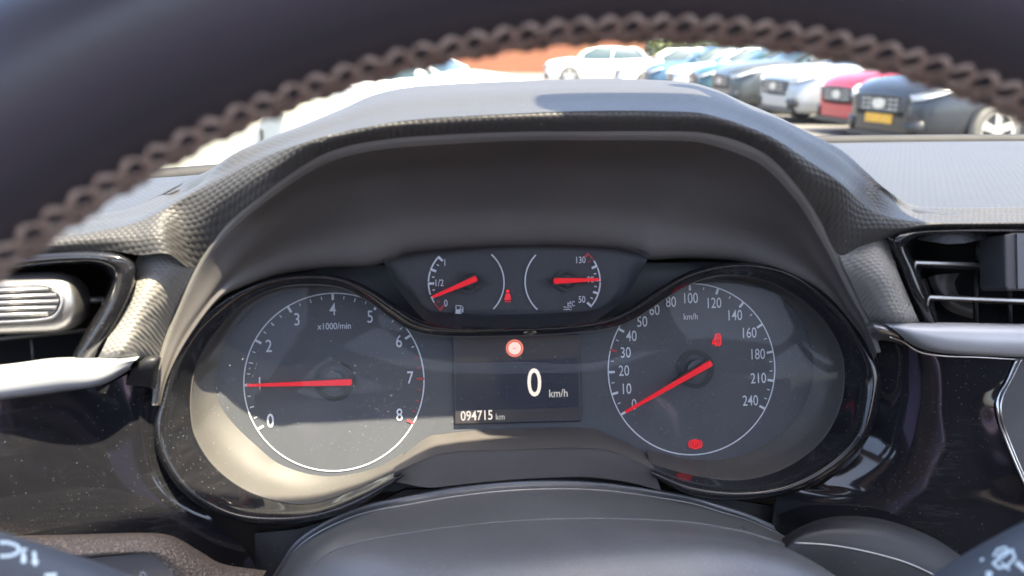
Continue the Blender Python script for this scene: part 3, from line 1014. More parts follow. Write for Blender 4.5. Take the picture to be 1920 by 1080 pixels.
temp = bpy.data.objects.new('temperature_gauge', None)
link(temp, clu)
CH = Pn(1055, 528, NS)
RH = (Pn(1125, 528, NS) - CH).length
bm = bmesh.new()
for a0, a1 in ((32, 24), (20, 2), (-2, -18), (-22, -40)):
    arc_band(bm, CH, a0, a1, RH - .00035, RH + .00035, .0003)
b2 = bmesh.new()
arc_band(b2, CH, 134, 226, RH - .0003, RH + .0003, .0003)
from_bm('arc_line', b2, M_WHITE, temp, False)
for a in (23, 1, -20, -42):
    tick(bm, CH, a, RH - .0026, RH + .0003, .0011, .0004)
for a in (12, -10, -31):
    tick(bm, CH, a, RH - .0026, RH - .0014, .0005, .0004)
from_bm('scale_ring', bm, M_WHITE, temp, False)
bm = bmesh.new()
arc_band(bm, CH, 34, 46, RH - .0003, RH + .0003, .0003)
tick(bm, CH, 46, RH - .0026, RH + .0003, .0011, .0004)
tick(bm, CH, 35, RH - .0026, RH - .0014, .0005, .0004)
from_bm('red_marks', bm, M_REDPRINT, temp, False)
for s, p in (('130', (1088, 488)), ('90', (1107, 525)), ('50', (1091, 562))):
    text('numeral', s, p, .0031, M_WHITE, temp, NS + .0004, .78, .004)
text('unit_text', '\u00b0C', (1073, 570), .0023, M_WHITE, temp, NS + .0004, .75, .004)
needle(temp, (1042, 527), (1124, 524), NS + .0052, .0026, .0012, (1057, 527), .0052)
strokes('coolant_symbol', [[(1065, 579), (1065, 567)], [(1065, 569), (1070, 569)], [(1065, 573), (1070, 573)], [(1057, 576), (1060, 575), (1062, 577)], [(1068, 577), (1070, 575), (1072, 576)],
                           [(1057, 581), (1060, 579.5), (1063, 581), (1066, 579.5), (1069, 581), (1072, 580)]], .00032, M_WHITE, temp, NS + .0004)

# ---- warning lamps
M_LAMPDIM = emit('lamp_red_dim', (1.0, .012, .025), 0.045, (.2, .008, .01))
sb = fills('seat_belt_lamp', [circ(952, 546, 3.0, 12), [(948.5, 550.5), (955.5, 550.5), (958.5, 562), (945.5, 562)]], M_LAMP, clu, NS + .0004)
strokes('belt_strap', [[(948, 551), (957, 561)], [(945.5, 558), (950, 558)]], .00028, M_SUBFACE, sb, NS + .0006)
strokes('belt_strap', [[(947.5, 565), (950.5, 565)], [(953.5, 565), (956.5, 565)]], .0004, M_LAMP, sb, NS + .0004)
do_ = strokes('door_open_lamp', [[(1341, 630), (1343, 626), (1349, 626), (1351, 630), (1352, 645), (1349, 648), (1342, 648), (1340, 645), (1341, 630)],
                           [(1341, 634), (1351, 634)], [(1341, 641), (1336, 645), (1337, 638), (1341, 634)], [(1342, 643), (1351, 643)]], .00042, M_LAMP, clu, .0006)
fills('door_fill', [[(1341, 627), (1350, 627), (1351, 647), (1341, 647)]], M_LAMPDIM, do_, .0004)
hb = strokes('handbrake_lamp', [circ(1304, 833, 8.2, 24) + [(1312.2, 833)], circ(1304, 833, 12, 8, 145, 215), circ(1304, 833, 12, 8, -35, 35)], .0005, M_LAMP, clu, .0006)
fills('lamp_fill', [circ(1304, 833, 8, 20)], M_LAMPDIM, hb, .0004)
text('lamp_letter', 'P', (1304, 833), .0026, M_LAMP, hb, .0008, .9, .01)

# ---- display
disp = bpy.data.objects.new('display', None)
link(disp, clu)
plate('screen', [(849, 629), (1086, 625), (1090, 791), (852, 797)], .0022, M_SCREEN, disp, .0018, 0, .0008)
plate('header_bar', [(852, 632), (1084, 628), (1085, 671), (853, 680)], .0025, M_SCREENBAR, disp, .0003)
plate('footer_bar', [(854, 771), (1085, 764), (1086, 788), (854, 794)], .0025, M_SCREENBAR, disp, .0003)
fills('warning_sign', [circ(965, 653, 16.5, 36)], M_DISPRED, disp, .0028)
bm = bmesh.new()
arc_band(bm, Pn(965, 653, .0029), 0, 360, .0035, .0041, .0, 48)
from_bm('warning_sign_ring', bm, M_DISPWARM, disp, False)
fills('warning_sign_disc', [circ(965, 653, 12, 32)], emit('display_pink', (1.0, .74, .66), 0.17), disp, .0030)
strokes('warning_sign_dash', [[(962, 653), (968, 653)]], .0003, M_DISPRED, disp, .0032)
text('speed_digit', '0', (1002, 720), .0132, M_DISPWHITE, disp, .0027, .78, .008)
text('speed_unit', 'km/h', (1047, 738), .0038, M_DISPGREY, disp, .0027, .85, .004)
text('odometer', '094715', (894, 780), .0045, M_DISPWHITE, disp, .0029, .80, .014)
text('odometer_unit', 'km', (938, 782), .0030, M_DISPGREY, disp, .0029, .85, .0)

# ---- clear lens over the dials
surf('lens', [[(p[0], p[1], .020 if 8 <= i <= 30 else .017) for i, p in enumerate(B3)][8:31],
              [(p[0] * .5 + 960 * .5, 690, .0225) for p in B3][8:31],
              [(p[0], 860 if 600 < p[0] < 1400 else 790, .019) for p in B3][8:31]][:0] or
     [[(362, 640, .016), (480, 556, .019), (640, 545, .021), (800, 628, .021), (960, 633, .021), (1130, 622, .021), (1300, 534, .021), (1470, 555, .019), (1570, 640, .016)],
      [(358, 740, .018), (480, 730, .022), (640, 720, .0235), (800, 720, .024), (960, 720, .024), (1130, 715, .024), (1300, 700, .0235), (1470, 700, .022), (1582, 700, .018)],
      [(366, 830, .016), (480, 905, .018), (600, 930, .019), (800, 840, .020), (960, 812, .019), (1130, 812, .019), (1300, 890, .019), (1450, 885, .018), (1570, 780, .016)]], M_LENS, clu, 8, 8)

# ================================================================== STEERING COLUMN COVER
K = [[(466, 1170), (524, 1062), (572, 1003), (669, 954), (780, 929), (880, 912), (1000, 903), (1130, 907), (1280, 930), (1350, 949), (1420, 973), (1519, 1023), (1640, 1100)],
     [(468, 1180), (522, 1076), (572, 1015), (668, 967), (780, 944), (880, 928), (1000, 918), (1130, 920), (1280, 941), (1350, 960), (1420, 983), (1515, 1031), (1640, 1110)],
     [(480, 1250), (540, 1115), (600, 1048), (669, 1018), (780, 998), (890, 984), (1010, 975), (1140, 973), (1280, 979), (1350, 989), (1425, 1006), (1515, 1043), (1650, 1130)],
     [(500, 1350), (580, 1220), (650, 1140), (720, 1100), (800, 1073), (890, 1054), (1010, 1038), (1140, 1028), (1280, 1023), (1350, 1028), (1430, 1042), (1520, 1072), (1660, 1160)],
     [(500, 1550), (580, 1420), (650, 1320), (720, 1260), (800, 1220), (890, 1195), (1010, 1175), (1140, 1165), (1280, 1160), (1350, 1168), (1430, 1190), (1520, 1230), (1680, 1320)]]
KY = [.347, .342, .314, .291, .264]
rows = [[Py(x, y, KY[i]) for x, y in K[i]] for i in range(5)]
rows.insert(0, [p + Vector((0, .012, -.006)) for p in rows[0]])
rows[1] = [p + Vector((0, 0, .0008)) for p in rows[1]]
ccov = surf('column_cover', rows, M_COLUMN, None, 8, 6)
tag(ccov, 'dusty dark grey plastic steering column cover below the display', 'column cover')
ctx = thing('tmp', (0, 0, 0), '', '')
bpy.data.objects.remove(ctx)
crease = [Py(x, y, KY[2]) + Vector((0, 0, .0002)) for x, y in K[2][1:]]
tube('crease_bead', spline(crease, 6), .0004, M_COLUMN, ccov, 6)
edge = [Py(x, y, KY[1]) + Vector((0, 0, .0002)) for x, y in K[1][1:]]
tube('crease_bead', spline(edge, 6), .00028, M_SATIN, ccov, 6)

# ================================================================== STALKS
def decal(name, target, polys, mat, lift=.0003):
    """marks printed on a curved surface: outlines in picture pixels dropped on the surface"""
    me = target.data
    bvh = BVHTree.FromPolygons([v.co for v in me.vertices], [p.vertices for p in me.polygons])
    bm = bmesh.new()
    for pl in polys:
        vs = []
        for x, y in pl:
            d = ray(x, y).normalized()
            h = bvh.ray_cast(CAM, d)
            if h[0] is None:
                vs = None
                break
            vs.append(bm.verts.new(h[0] - d * lift))
        if vs and len(vs) > 2:
            f = bm.faces.new(vs)
    bmesh.ops.triangulate(bm, faces=bm.faces[:])
    return from_bm(name, bm, mat, target, False)


def quadline(a, b, w):
    dx, dy = b[0] - a[0], b[1] - a[1]
    L = sqrt(dx * dx + dy * dy) or 1
    ex, ey, tx, ty = dx / L * w * .3, dy / L * w * .3, -dy / L * w / 2, dx / L * w / 2
    return [(a[0] - ex + tx, a[1] - ey + ty), (b[0] + ex + tx, b[1] + ey + ty), (b[0] + ex - tx, b[1] + ey - ty), (a[0] - ex - tx, a[1] - ey - ty)]


def polyline(pts, w):
    return [quadline(a, b, w) for a, b in zip(pts, pts[1:])]


M_MARK = plain('stalk_marks', (.75, .85, .85), 0.6)
pl_ = [Pd(430, 1235, .245), Pd(300, 1180, .235), Pd(160, 1128, .225), Pd(20, 1085, .215), Pd(-120, 1050, .205), Pd(-300, 1010, .195)]
stl = tube('light_stalk', spline(pl_, 6), .0098, M_STALK, None, 24)
tag(stl, 'blue grey light switch stalk with white marks, below the ribbed vent', 'stalk')
decal('printed_marks', stl, polyline([(p[0], p[1]) for p in circ(6, 1030, 30, 14, 100, -100, 13)], 6) + polyline([(46, 1030), (44, 1053)], 9) + polyline([(64, 1036), (66, 1056)], 7) +
      [[(57, 1052), (74, 1052), (66, 1062)]] + polyline([(86, 1079), (104, 1078)], 7), M_MARK)
pr_ = [Pd(1560, 1330, .25), Pd(1700, 1220, .24), Pd(1830, 1130, .23), Pd(1960, 1060, .22), Pd(2120, 990, .21), Pd(2250, 940, .2)]
stw = tube('wiper_stalk', spline(pr_, 6), .0112, M_STALK, None, 24)
tag(stw, 'blue grey wiper stalk with a white windscreen wiper symbol on it', 'stalk')
decal('printed_marks', stw, polyline([(1841, 1049), (1855, 1076)], 7) + [[(1848, 1072), (1862, 1072), (1859, 1084), (1849, 1084)]] +
      polyline([(1862, 1056), (1898, 1031), (1903, 1046), (1889, 1061), (1873, 1065), (1862, 1056)], 5) + polyline([(1878, 1055), (1888, 1064), (1892, 1068)], 4) +
      polyline([(1863, 1042), (1870, 1030), (1884, 1026), (1890, 1030)], 4) + polyline([(1870, 1044), (1878, 1036), (1890, 1033)], 4) + polyline([(1908, 1056), (1922, 1068)], 9), M_MARK)

# ================================================================== STEERING WHEEL
WT = radians(24)
WA = Vector((0, sin(WT), cos(WT)))           # up in the wheel plane
WN = Vector((0, -cos(WT), sin(WT)))          # towards the driver
RIN, TR = 0.165, 0.0165
WC = CAM + Vector((0.04, 0.15, 0.0040)) - WA * RIN
wheel = thing('steering_wheel', WC, 'dark leather steering wheel rim laced with brown cord along its inner edge', 'steering wheel')
RC = RIN + TR


def rim_pt(phi, psi, lift=0.0):
    """phi round the wheel from the top, psi round the tube: 0 = towards the hub, 90 = towards the driver"""
    rad = (DX * sin(phi) + WA * cos(phi))
    k = TR + lift
    return WC + rad * (RC - k * 1.0 * cos(psi)) + WN * (k * 1.12 * sin(psi))


bm = bmesh.new()
NPH, NPS = 160, 32
vs = [[bm.verts.new(rim_pt(2 * pi * i / NPH, 2 * pi * k / NPS)) for k in range(NPS)] for i in range(NPH)]
for i in range(NPH):
    for k in range(NPS):
        bm.faces.new((vs[i][k], vs[i][(k + 1) % NPS], vs[(i + 1) % NPH][(k + 1) % NPS], vs[(i + 1) % NPH][k]))
rim = from_bm('rim', bm, M_RIM, wheel)
bm = bmesh.new()
PITCHL = 0.0090
NL = int(2 * pi * RIN / PITCHL)
PS0, AMP = radians(-6), radians(9.3)
for row, ph in ((-1, 0.0), (1, pi)):
    for sg in (-1, 1):
        pts = []
        TOT = NL * 10
        for i in range(TOT):
            f = i / TOT
            c = cos(2 * pi * f * NL + ph)
            c = sg * (abs(c) ** .75) * (1 if c > 0 else -1)
            pts.append(rim_pt(2 * pi * f, PS0 + row * AMP * 0.95 + AMP * c, 0.0001 + .0004 * sg * sin(2 * pi * f * NL * 2)))
        tube_bm(bm, pts, 0.00062, 6, True)
from_bm('lacing', bm, M_LACE, wheel)
# hub and spokes, just below the picture
bm = bmesh.new()
HB = [(0.0, .055), (.025, .058), (.035, .052), (.042, .03), (.044, 0.0)]
for i in range(len(HB) - 1):
    for k in range(40):
        q = []
        for z, r in (HB[i], HB[i + 1]):
            for kk in (k, k + 1):
                a = 2 * pi * kk / 40
                q.append(WC + DX * (r * 1.15 * cos(a)) + WA * (r * sin(a)) + WN * (z - .02))
        bm.faces.new([bm.verts.new(q[j]) for j in (0, 1, 3, 2)])
bmesh.ops.remove_doubles(bm, verts=bm.verts[:], dist=1e-5)
from_bm('airbag_cover', bm, M_LOWER, wheel)
for ang in (90, -90, 180):
    a = radians(ang)
    d = DX * sin(a) + WA * cos(a)
    t = d.cross(WN)
    rows = [[WC + d * r + t * w + WN * (.006 - .010 * ((r - .05) / .12)) for r, w in ((.05, s * .026), (.09, s * .02), (.13, s * .017), (.172, s * .02))] for s in (-1, -.4, .4, 1)]
    surf('spoke', rows, M_LOWER, wheel, 4, 3, thick=.012)

# ================================================================== WINDSCREEN AND CABIN
HDR_Y = .176                                  # unseen roof's front edge at the middle of the car, curved to shade the dash
ws = thing('windscreen', (0.41, .93, ZT), 'clear car windscreen with a black rubber seal along the dashboard', 'windscreen')
top = [Vector((x, HDR_Y - .25 * (x - .41) ** 2, 1.60 - .05 * (x - .41) ** 2)) for x in (-.27, 0, .25, .41, .6, .85, 1.09)]
bot = [Vector((x, .715 - .50 * (x - .41) ** 2, ZT - .006)) for x in (-.42, -.1, .2, .41, .65, .95, 1.24)]
mid = [a.lerp(b, .5) + Vector((0, .02, .025)) for a, b in zip(top, bot)]
surf('pane', [top, mid, bot], M_SCREEN_GLASS, ws, 6, 8)
tube('seal', spline([p + Vector((0, -.012, .002)) for p in bot], 6), .0055, M_RUBBER, ws, 8)

body = thing('car_shell', (0.41, -0.6, .35), 'body shell of the car with pale headliner, dark doors and slanted windscreen pillars', 'car body')
def roof_sheet(ys, xs):
    rows = []
    for Y in ys:
        r = []
        for x in xs:
            y = HDR_Y - .25 * (x - .41) ** 2 if Y is None else Y
            k = .96 if (Y is not None and Y < -1.5) else 1
            r.append(Vector((.41 + (x - .41) * k, y, 1.60 - .05 * (x - .41) ** 2 + (0 if Y is None else .015 if Y > -1 else -.02 if Y > -2 else -.22))))
        rows.append(r)
    return rows


XR = (-.27, -.2, 0, .25, .41, .6, .85, 1.0, 1.09)
surf('roof', roof_sheet((None, -.05, -.26), XR), M_HEADLINER, body, 4, 4, thick=-.02)
surf('roof', roof_sheet((-.95, -1.3, -1.9, -2.5), XR), M_HEADLINER, body, 4, 4, thick=-.02)
surf('roof', roof_sheet((-.26, -.6, -.95), (-.27, -.235, -.2)), M_HEADLINER, body, 4, 4, thick=-.02)
surf('roof', roof_sheet((-.26, -.6, -.95), (1.0, 1.045, 1.09)), M_HEADLINER, body, 4, 4, thick=-.02)
surf('added_sunroof_glass', roof_sheet((-.255, -.6, -.955), (-.205, 0, .41, .8, 1.005)), M_SCREEN_GLASS, body, 4, 4)  # added sunroof, lets sun onto the driver for warm bounce light
for a, b in ((top[0], bot[0]), (top[-1], bot[-1])):
    tube('windscreen_pillar', spline([a + Vector((0, -.02, 0)), a.lerp(b, .5) + Vector((0, -.01, .03)), b + Vector((0, 0, -.05))], 5), .032, M_CABIN, body, 10)
for sx, x in ((-1, -.40), (1, 1.22)):
    surf('door_panel', [[Vector((x + sx * .02, Y, .40)) for Y in (.95, .2, -.8, -2.4)], [Vector((x + sx * .05, Y, .80)) for Y in (.95, .2, -.8, -2.4)],
                        [Vector((x, Y, 1.10)) for Y in (.95, .2, -.8, -2.4)]], M_CABIN, body, 3, 3, thick=.05)
    tube('door_pillar', [Vector((x, -.62, 1.08)), Vector((x - sx * .10, -.68, 1.58))], .05, M_CABIN, body, 10)
    tube('roof_rail', [Vector((x - sx * .13, -.06, 1.59)), Vector((x - sx * .12, -.9, 1.61)), Vector((x - sx * .16, -2.2, 1.5))], .03, M_CABIN, body, 10)
bm = bmesh.new()
box_bm(bm, (-.45, -2.5, .30), (1.27, .95, .36))
from_bm('floor_pan', bm, M_CABIN, body, False)
bm = bmesh.new()
box_bm(bm, (-.42, -2.5, .36), (1.24, -2.44, 1.12))
from_bm('rear_panel', bm, M_CABIN, body, False)


def rbox(name, lo, hi, mat, parent, bev=.05, rot=None, piv=None):
    bm = bmesh.new()
    box_bm(bm, lo, hi)
    if rot:
        bmesh.ops.rotate(bm, verts=bm.verts, cent=piv, matrix=Matrix.Rotation(rot, 3, 'X'))
    bmesh.ops.bevel(bm, geom=bm.edges[:], offset=bev, segments=4, profile=.6, affect='EDGES')
    return from_bm(name, bm, mat, parent)


for x in (.04, .78):
    st = bpy.data.objects.new('seat', None)
    link(st, body)
    rbox('seat_cushion', (x - .25, -.75, .55), (x + .25, -.25, .72), M_CABIN, st)
    rbox('backrest', (x - .24, -.92, .62), (x + .24, -.76, 1.24), M_CABIN, st, .06, radians(14), Vector((x, -.8, .65)))
    rbox('headrest', (x - .13, -1.08, 1.28), (x + .13, -.98, 1.46), M_CABIN, st, .045)
MX, MY, MZ = .195, .222, 1.51  # unseen mirror, placed and sized so its shadow falls on the cowl
mirror = thing('unseen_shade_mirror', (MX, MY + .02, MZ), 'black rear view mirror out of view, set off centre to shade the cowl', 'mirror')
rbox('mirror_case', (MX - .085, MY - .02, MZ - .036), (MX + .085, MY + .018, MZ + .036), M_BLACK, mirror, .014)
tube('mirror_stem', [Vector((MX, MY + .01, MZ)), Vector((MX, MY + .04, MZ + .03)), Vector((MX, MY + .03, MZ + .07))], .010, M_BLACK, mirror, 10)

# ================================================================== DRIVER (behind the camera, mirrored in the gloss trim)
N = NT('plaid_shirt')
sp = N.n('SeparateXYZ')
N.val(sp.inputs[0], N.geo())
def _stripe(sock, per, wid):
    return N.math('LESS_THAN', N.math('FRACT', N.math('MULTIPLY', sock, 1 / per)), wid)
h1 = _stripe(sp.outputs[0], .016, .4)
h2 = _stripe(N.math('ADD', sp.outputs[2], N.math('MULTIPLY', sp.outputs[1], .5)), .016, .4)
c1 = N.mix(N.math('MULTIPLY', h1, .5), (.72, .56, .74, 1), (.26, .20, .48, 1))
N.set(Base_Color=N.mix(N.math('MULTIPLY', h2, .5), c1, (.30, .22, .48, 1)), Roughness=.85)
M_SHIRT = N.m
M_SKIN = plain('skin', (.45, .26, .18), .5)
M_HAIR = plain('hair', (.05, .035, .025), .6)
M_TROUSERS = plain('trousers', (.06, .07, .10), .85)
bv, be, br_ = [], [], []


def node(p, r, prev=None):
    bv.append(Vector(p)); br_.append(r)
    if prev is not None:
        be.append((prev, len(bv) - 1))
    return len(bv) - 1


pel = node((.04, -.60, .76), .15)
wai = node((.04, -.60, .90), .135, pel)
che = node((.04, -.60, 1.08), .15, wai)
nb_ = node((.04, -.58, 1.20), .075, che)
nk = node((.04, -.56, 1.27), .055, nb_)
hd1 = node((.04, -.545, 1.34), .075, nk)
hd2 = node((.04, -.545, 1.42), .088, hd1)
node((.04, -.555, 1.49), .06, hd2)
for sd in (-1, 1):
    sh = node((.04 + sd * .17, -.59, 1.15), .07, che)
    up = node((.04 + sd * .25, -.50, 1.03), .055, sh)
    el = node((.04 + sd * .29, -.36, .95), .056, up)
    fo = node((.04 + sd * .26, -.20, 1.00), .050, el)
    wr = node((.04 + sd * .215, -.03, 1.07), .030, fo)
    tc, ou = WC + DX * (sd * RC), DX * sd
    pa = node(tc + ou * .020 + WN * .040, .022, wr)
    for k in range(4):
        zo = WA * (.034 - .021 * k)
        f1 = node(tc + ou * .036 + WN * .012 + zo, .0095, pa)
        f2 = node(tc + ou * .024 - WN * .024 + zo, .0085, f1)
        node(tc - ou * (.010 + .003 * (k % 2)) - WN * .028 + zo, .0075, f2)
    t1 = node(tc - ou * .006 + WN * .034 + WA * .030, .011, pa)
    node(tc - ou * .020 + WN * .022 + WA * .052, .009, t1)
    hp = node((.04 + sd * .10, -.55, .74), .10, pel)
    kn = node((.04 + sd * .15, -.12, .78), .066, hp)
    an = node((.04 + sd * .13, .14, .48), .045, kn)
    node((.04 + sd * .13, .28, .44), .04, an)
me = bpy.data.meshes.new('person')
me.from_pydata(bv, be, [])
per = bpy.data.objects.new('person', me)
COL.objects.link(per)
md = per.modifiers.new('skin', 'SKIN')
md.use_smooth_shade = True
for i, v in enumerate(me.skin_vertices[0].data):
    v.radius = (br_[i], br_[i])
    v.use_root = i == 0
md2 = per.modifiers.new('sub', 'SUBSURF')
md2.levels = md2.render_levels = 2
bpy.context.view_layer.update()
bm_me = bpy.data.meshes.new_from_object(per.evaluated_get(bpy.context.evaluated_depsgraph_get()))
per.modifiers.clear()
per.data = bm_me
bm_me.materials.clear()
for mm in (M_SHIRT, M_SKIN, M_TROUSERS, M_HAIR):
    bm_me.materials.append(mm)
for p in bm_me.polygons:
    c = p.center
    p.use_smooth = True
    if c.z > 1.25 and c.y < -.4:
        p.material_index = 3 if (c.z > 1.45 or c.y < -.58) else 1
    elif c.y > -.035 and c.z > 1.0:
        p.material_index = 1
    elif c.z < .84 and abs(c.x - .04) < .3:
        p.material_index = 2
tag(per, 'seated driver in a lavender plaid shirt with both hands on the steering wheel', 'person')
# ================================================================== OUTSIDE
N = NT('ground_paving')
br = N.n('TexBrick')
br.inputs['Scale'].default_value = 2.4
br.inputs['Mortar Size'].default_value = 0.012
br.inputs['Color1'].default_value = (.125, .118, .105, 1)
br.inputs['Color2'].default_value = (.15, .14, .125, 1)
br.inputs['Mortar'].default_value = (.07, .066, .06, 1)
N.val(br.inputs['Vector'], N.geo())
N.set(Base_Color=N.mix(N.ramp(N.noise(.6, 5), .35, .75), br.outputs[0], (.10, .095, .085, 1)), Roughness=.85)
bm = bmesh.new()
bm.faces.new([bm.verts.new(p) for p in ((-400, -300, 0), (400, -300, 0), (400, 700, 0), (-400, 700, 0))])
g = from_bm('ground', bm, N.m, None, False)
tag(g, 'pale sunlit block paving of the car park', 'ground', None, 'structure')

AX = Vector((sin(YAW), cos(YAW), 0))
RT_ = Vector((cos(YAW), -sin(YAW), 0))


def spot(px, D):
    return Vector((CAM.x, CAM.y, 0)) + AX * D + RT_ * ((px - 960) / FPX * D)


def paint(name, col, rough=.22, metal=0.0):
    N = NT(name)
    N.set(Base_Color=N.mix(N.noise(3, 3), tuple(c * .92 for c in col) + (1,), tuple(min(1, c * 1.06) for c in col) + (1,)), Roughness=rough, Metallic=metal)
    N.b.inputs['Coat Weight'].default_value = .35
    N.b.inputs['Coat Roughness'].default_value = .04
    return N.m


P_BLACK = paint('paint_black', (.015, .019, .026))
P_RED = paint('paint_red', (.42, .02, .035))
P_SILVER = paint('paint_silver', (.36, .39, .42), .3, .4)
P_WHITE = paint('paint_white', (.78, .79, .78))
P_GREY = paint('paint_grey', (.05, .058, .062))
P_TEAL = paint('paint_teal', (.03, .085, .105))
P_BLUE = paint('paint_blue', (.04, .09, .15))
P_CREAM = paint('paint_cream', (.36, .36, .30))
M_GLASS = plain('car_glass', (.03, .055, .065), .08, spec=.4)
M_TYRE = plain('tyre_rubber', (.10, .098, .09), .85)
M_ALLOY = plain('alloy', (.62, .61, .58), .32, metal=.75)
M_TRIMB = plain('grille_black', (.02, .022, .025), .4)
M_LAMPG = plain('headlamp_glass', (.55, .58, .60), .12, spec=.8)
M_YPLATE = plain('plate_yellow', (.62, .34, .03), .5)
M_TAIL = plain('bumper_grey', (.35, .36, .36), .5)


def skin_rings(bm, rings, cap=True):
    vs = [[bm.verts.new(p) for p in r] for r in rings]
    n = len(vs[0])
    for a, b in zip(vs, vs[1:]):
        for k in range(n):
            bm.faces.new((a[k], a[(k + 1) % n], b[(k + 1) % n], b[k]))
    if cap:
        bm.faces.new(vs[0][::-1])
        bm.faces.new(vs[-1])


def car_lower(stations):
    rings = []
    for x, w, zb, zs, zd in stations:
        half = [(0, zb), (w * .88, zb), (w * .98, zb + .09), (w, zb + .24 * (zs - zb) + .08), (w * .99, zs - .16), (w * .95, zs - .03), (w * .80, zd - .005), (w * .4, zd + .02)]
        r = [Vector((x, y, z)) for y, z in half] + [Vector((x, 0, zd + .028))] + [Vector((x, -y, z)) for y, z in half[:0:-1]]
        rings.append(r)
    return rings


def wheel_meshes(R=.33, W=.21):
    """wheel standing in the xz plane, outer face towards -y"""
    prof = [(.22, -W / 2 + .015), (.255, -W / 2), (R - .03, -W / 2 + .004), (R, -W / 2 + .035), (R, W / 2 - .03), (R - .03, W / 2), (.22, W / 2)]
    bm = bmesh.new()
    K = 32
    vs = [[bm.verts.new((r * cos(2 * pi * k / K), y, r * sin(2 * pi * k / K))) for k in range(K)] for r, y in prof]
    for a, b in zip(vs, vs[1:]):
        for k in range(K):
            bm.faces.new((a[k], a[(k + 1) % K], b[(k + 1) % K], b[k]))
    tyre = bm
    bm = bmesh.new()
    prof = [(.225, -W / 2 + .012), (.235, -W / 2 - .002), (.205, -W / 2 + .01), (.195, -W / 2 + .06)]
    vs = [[bm.verts.new((r * cos(2 * pi * k / K), y, r * sin(2 * pi * k / K))) for k in range(K)] for r, y in prof]
    for a, b in zip(vs, vs[1:]):
        for k in range(K):
            bm.faces.new((a[k], a[(k + 1) % K], b[(k + 1) % K], b[k]))
    for s in range(5):
        a = 2 * pi * s / 5 + pi / 2
        d, t = Vector((cos(a), 0, sin(a))), Vector((-sin(a), 0, cos(a)))
        y0 = Vector((0, -W / 2 + .006, 0))
        prism_bm(bm, [d * .03 + t * .035 + y0, d * .215 + t * .05 + y0, d * .215 - t * .05 + y0, d * .03 - t * .035 + y0], Vector((0, .03, 0)))
    for k in range(K):
        pass
    hub = [Vector((.06 * cos(2 * pi * k / 16), -W / 2 - .002, .06 * sin(2 * pi * k / 16))) for k in range(16)]
    prism_bm(bm, hub, Vector((0, .05, 0)))
    alloy = bm
    bm = bmesh.new()
    back = [Vector((.2 * cos(2 * pi * k / 20), -W / 2 + .075, .2 * sin(2 * pi * k / 20))) for k in range(20)]
    prism_bm(bm, back, Vector((0, .02, 0)))
    return tyre, alloy, bm


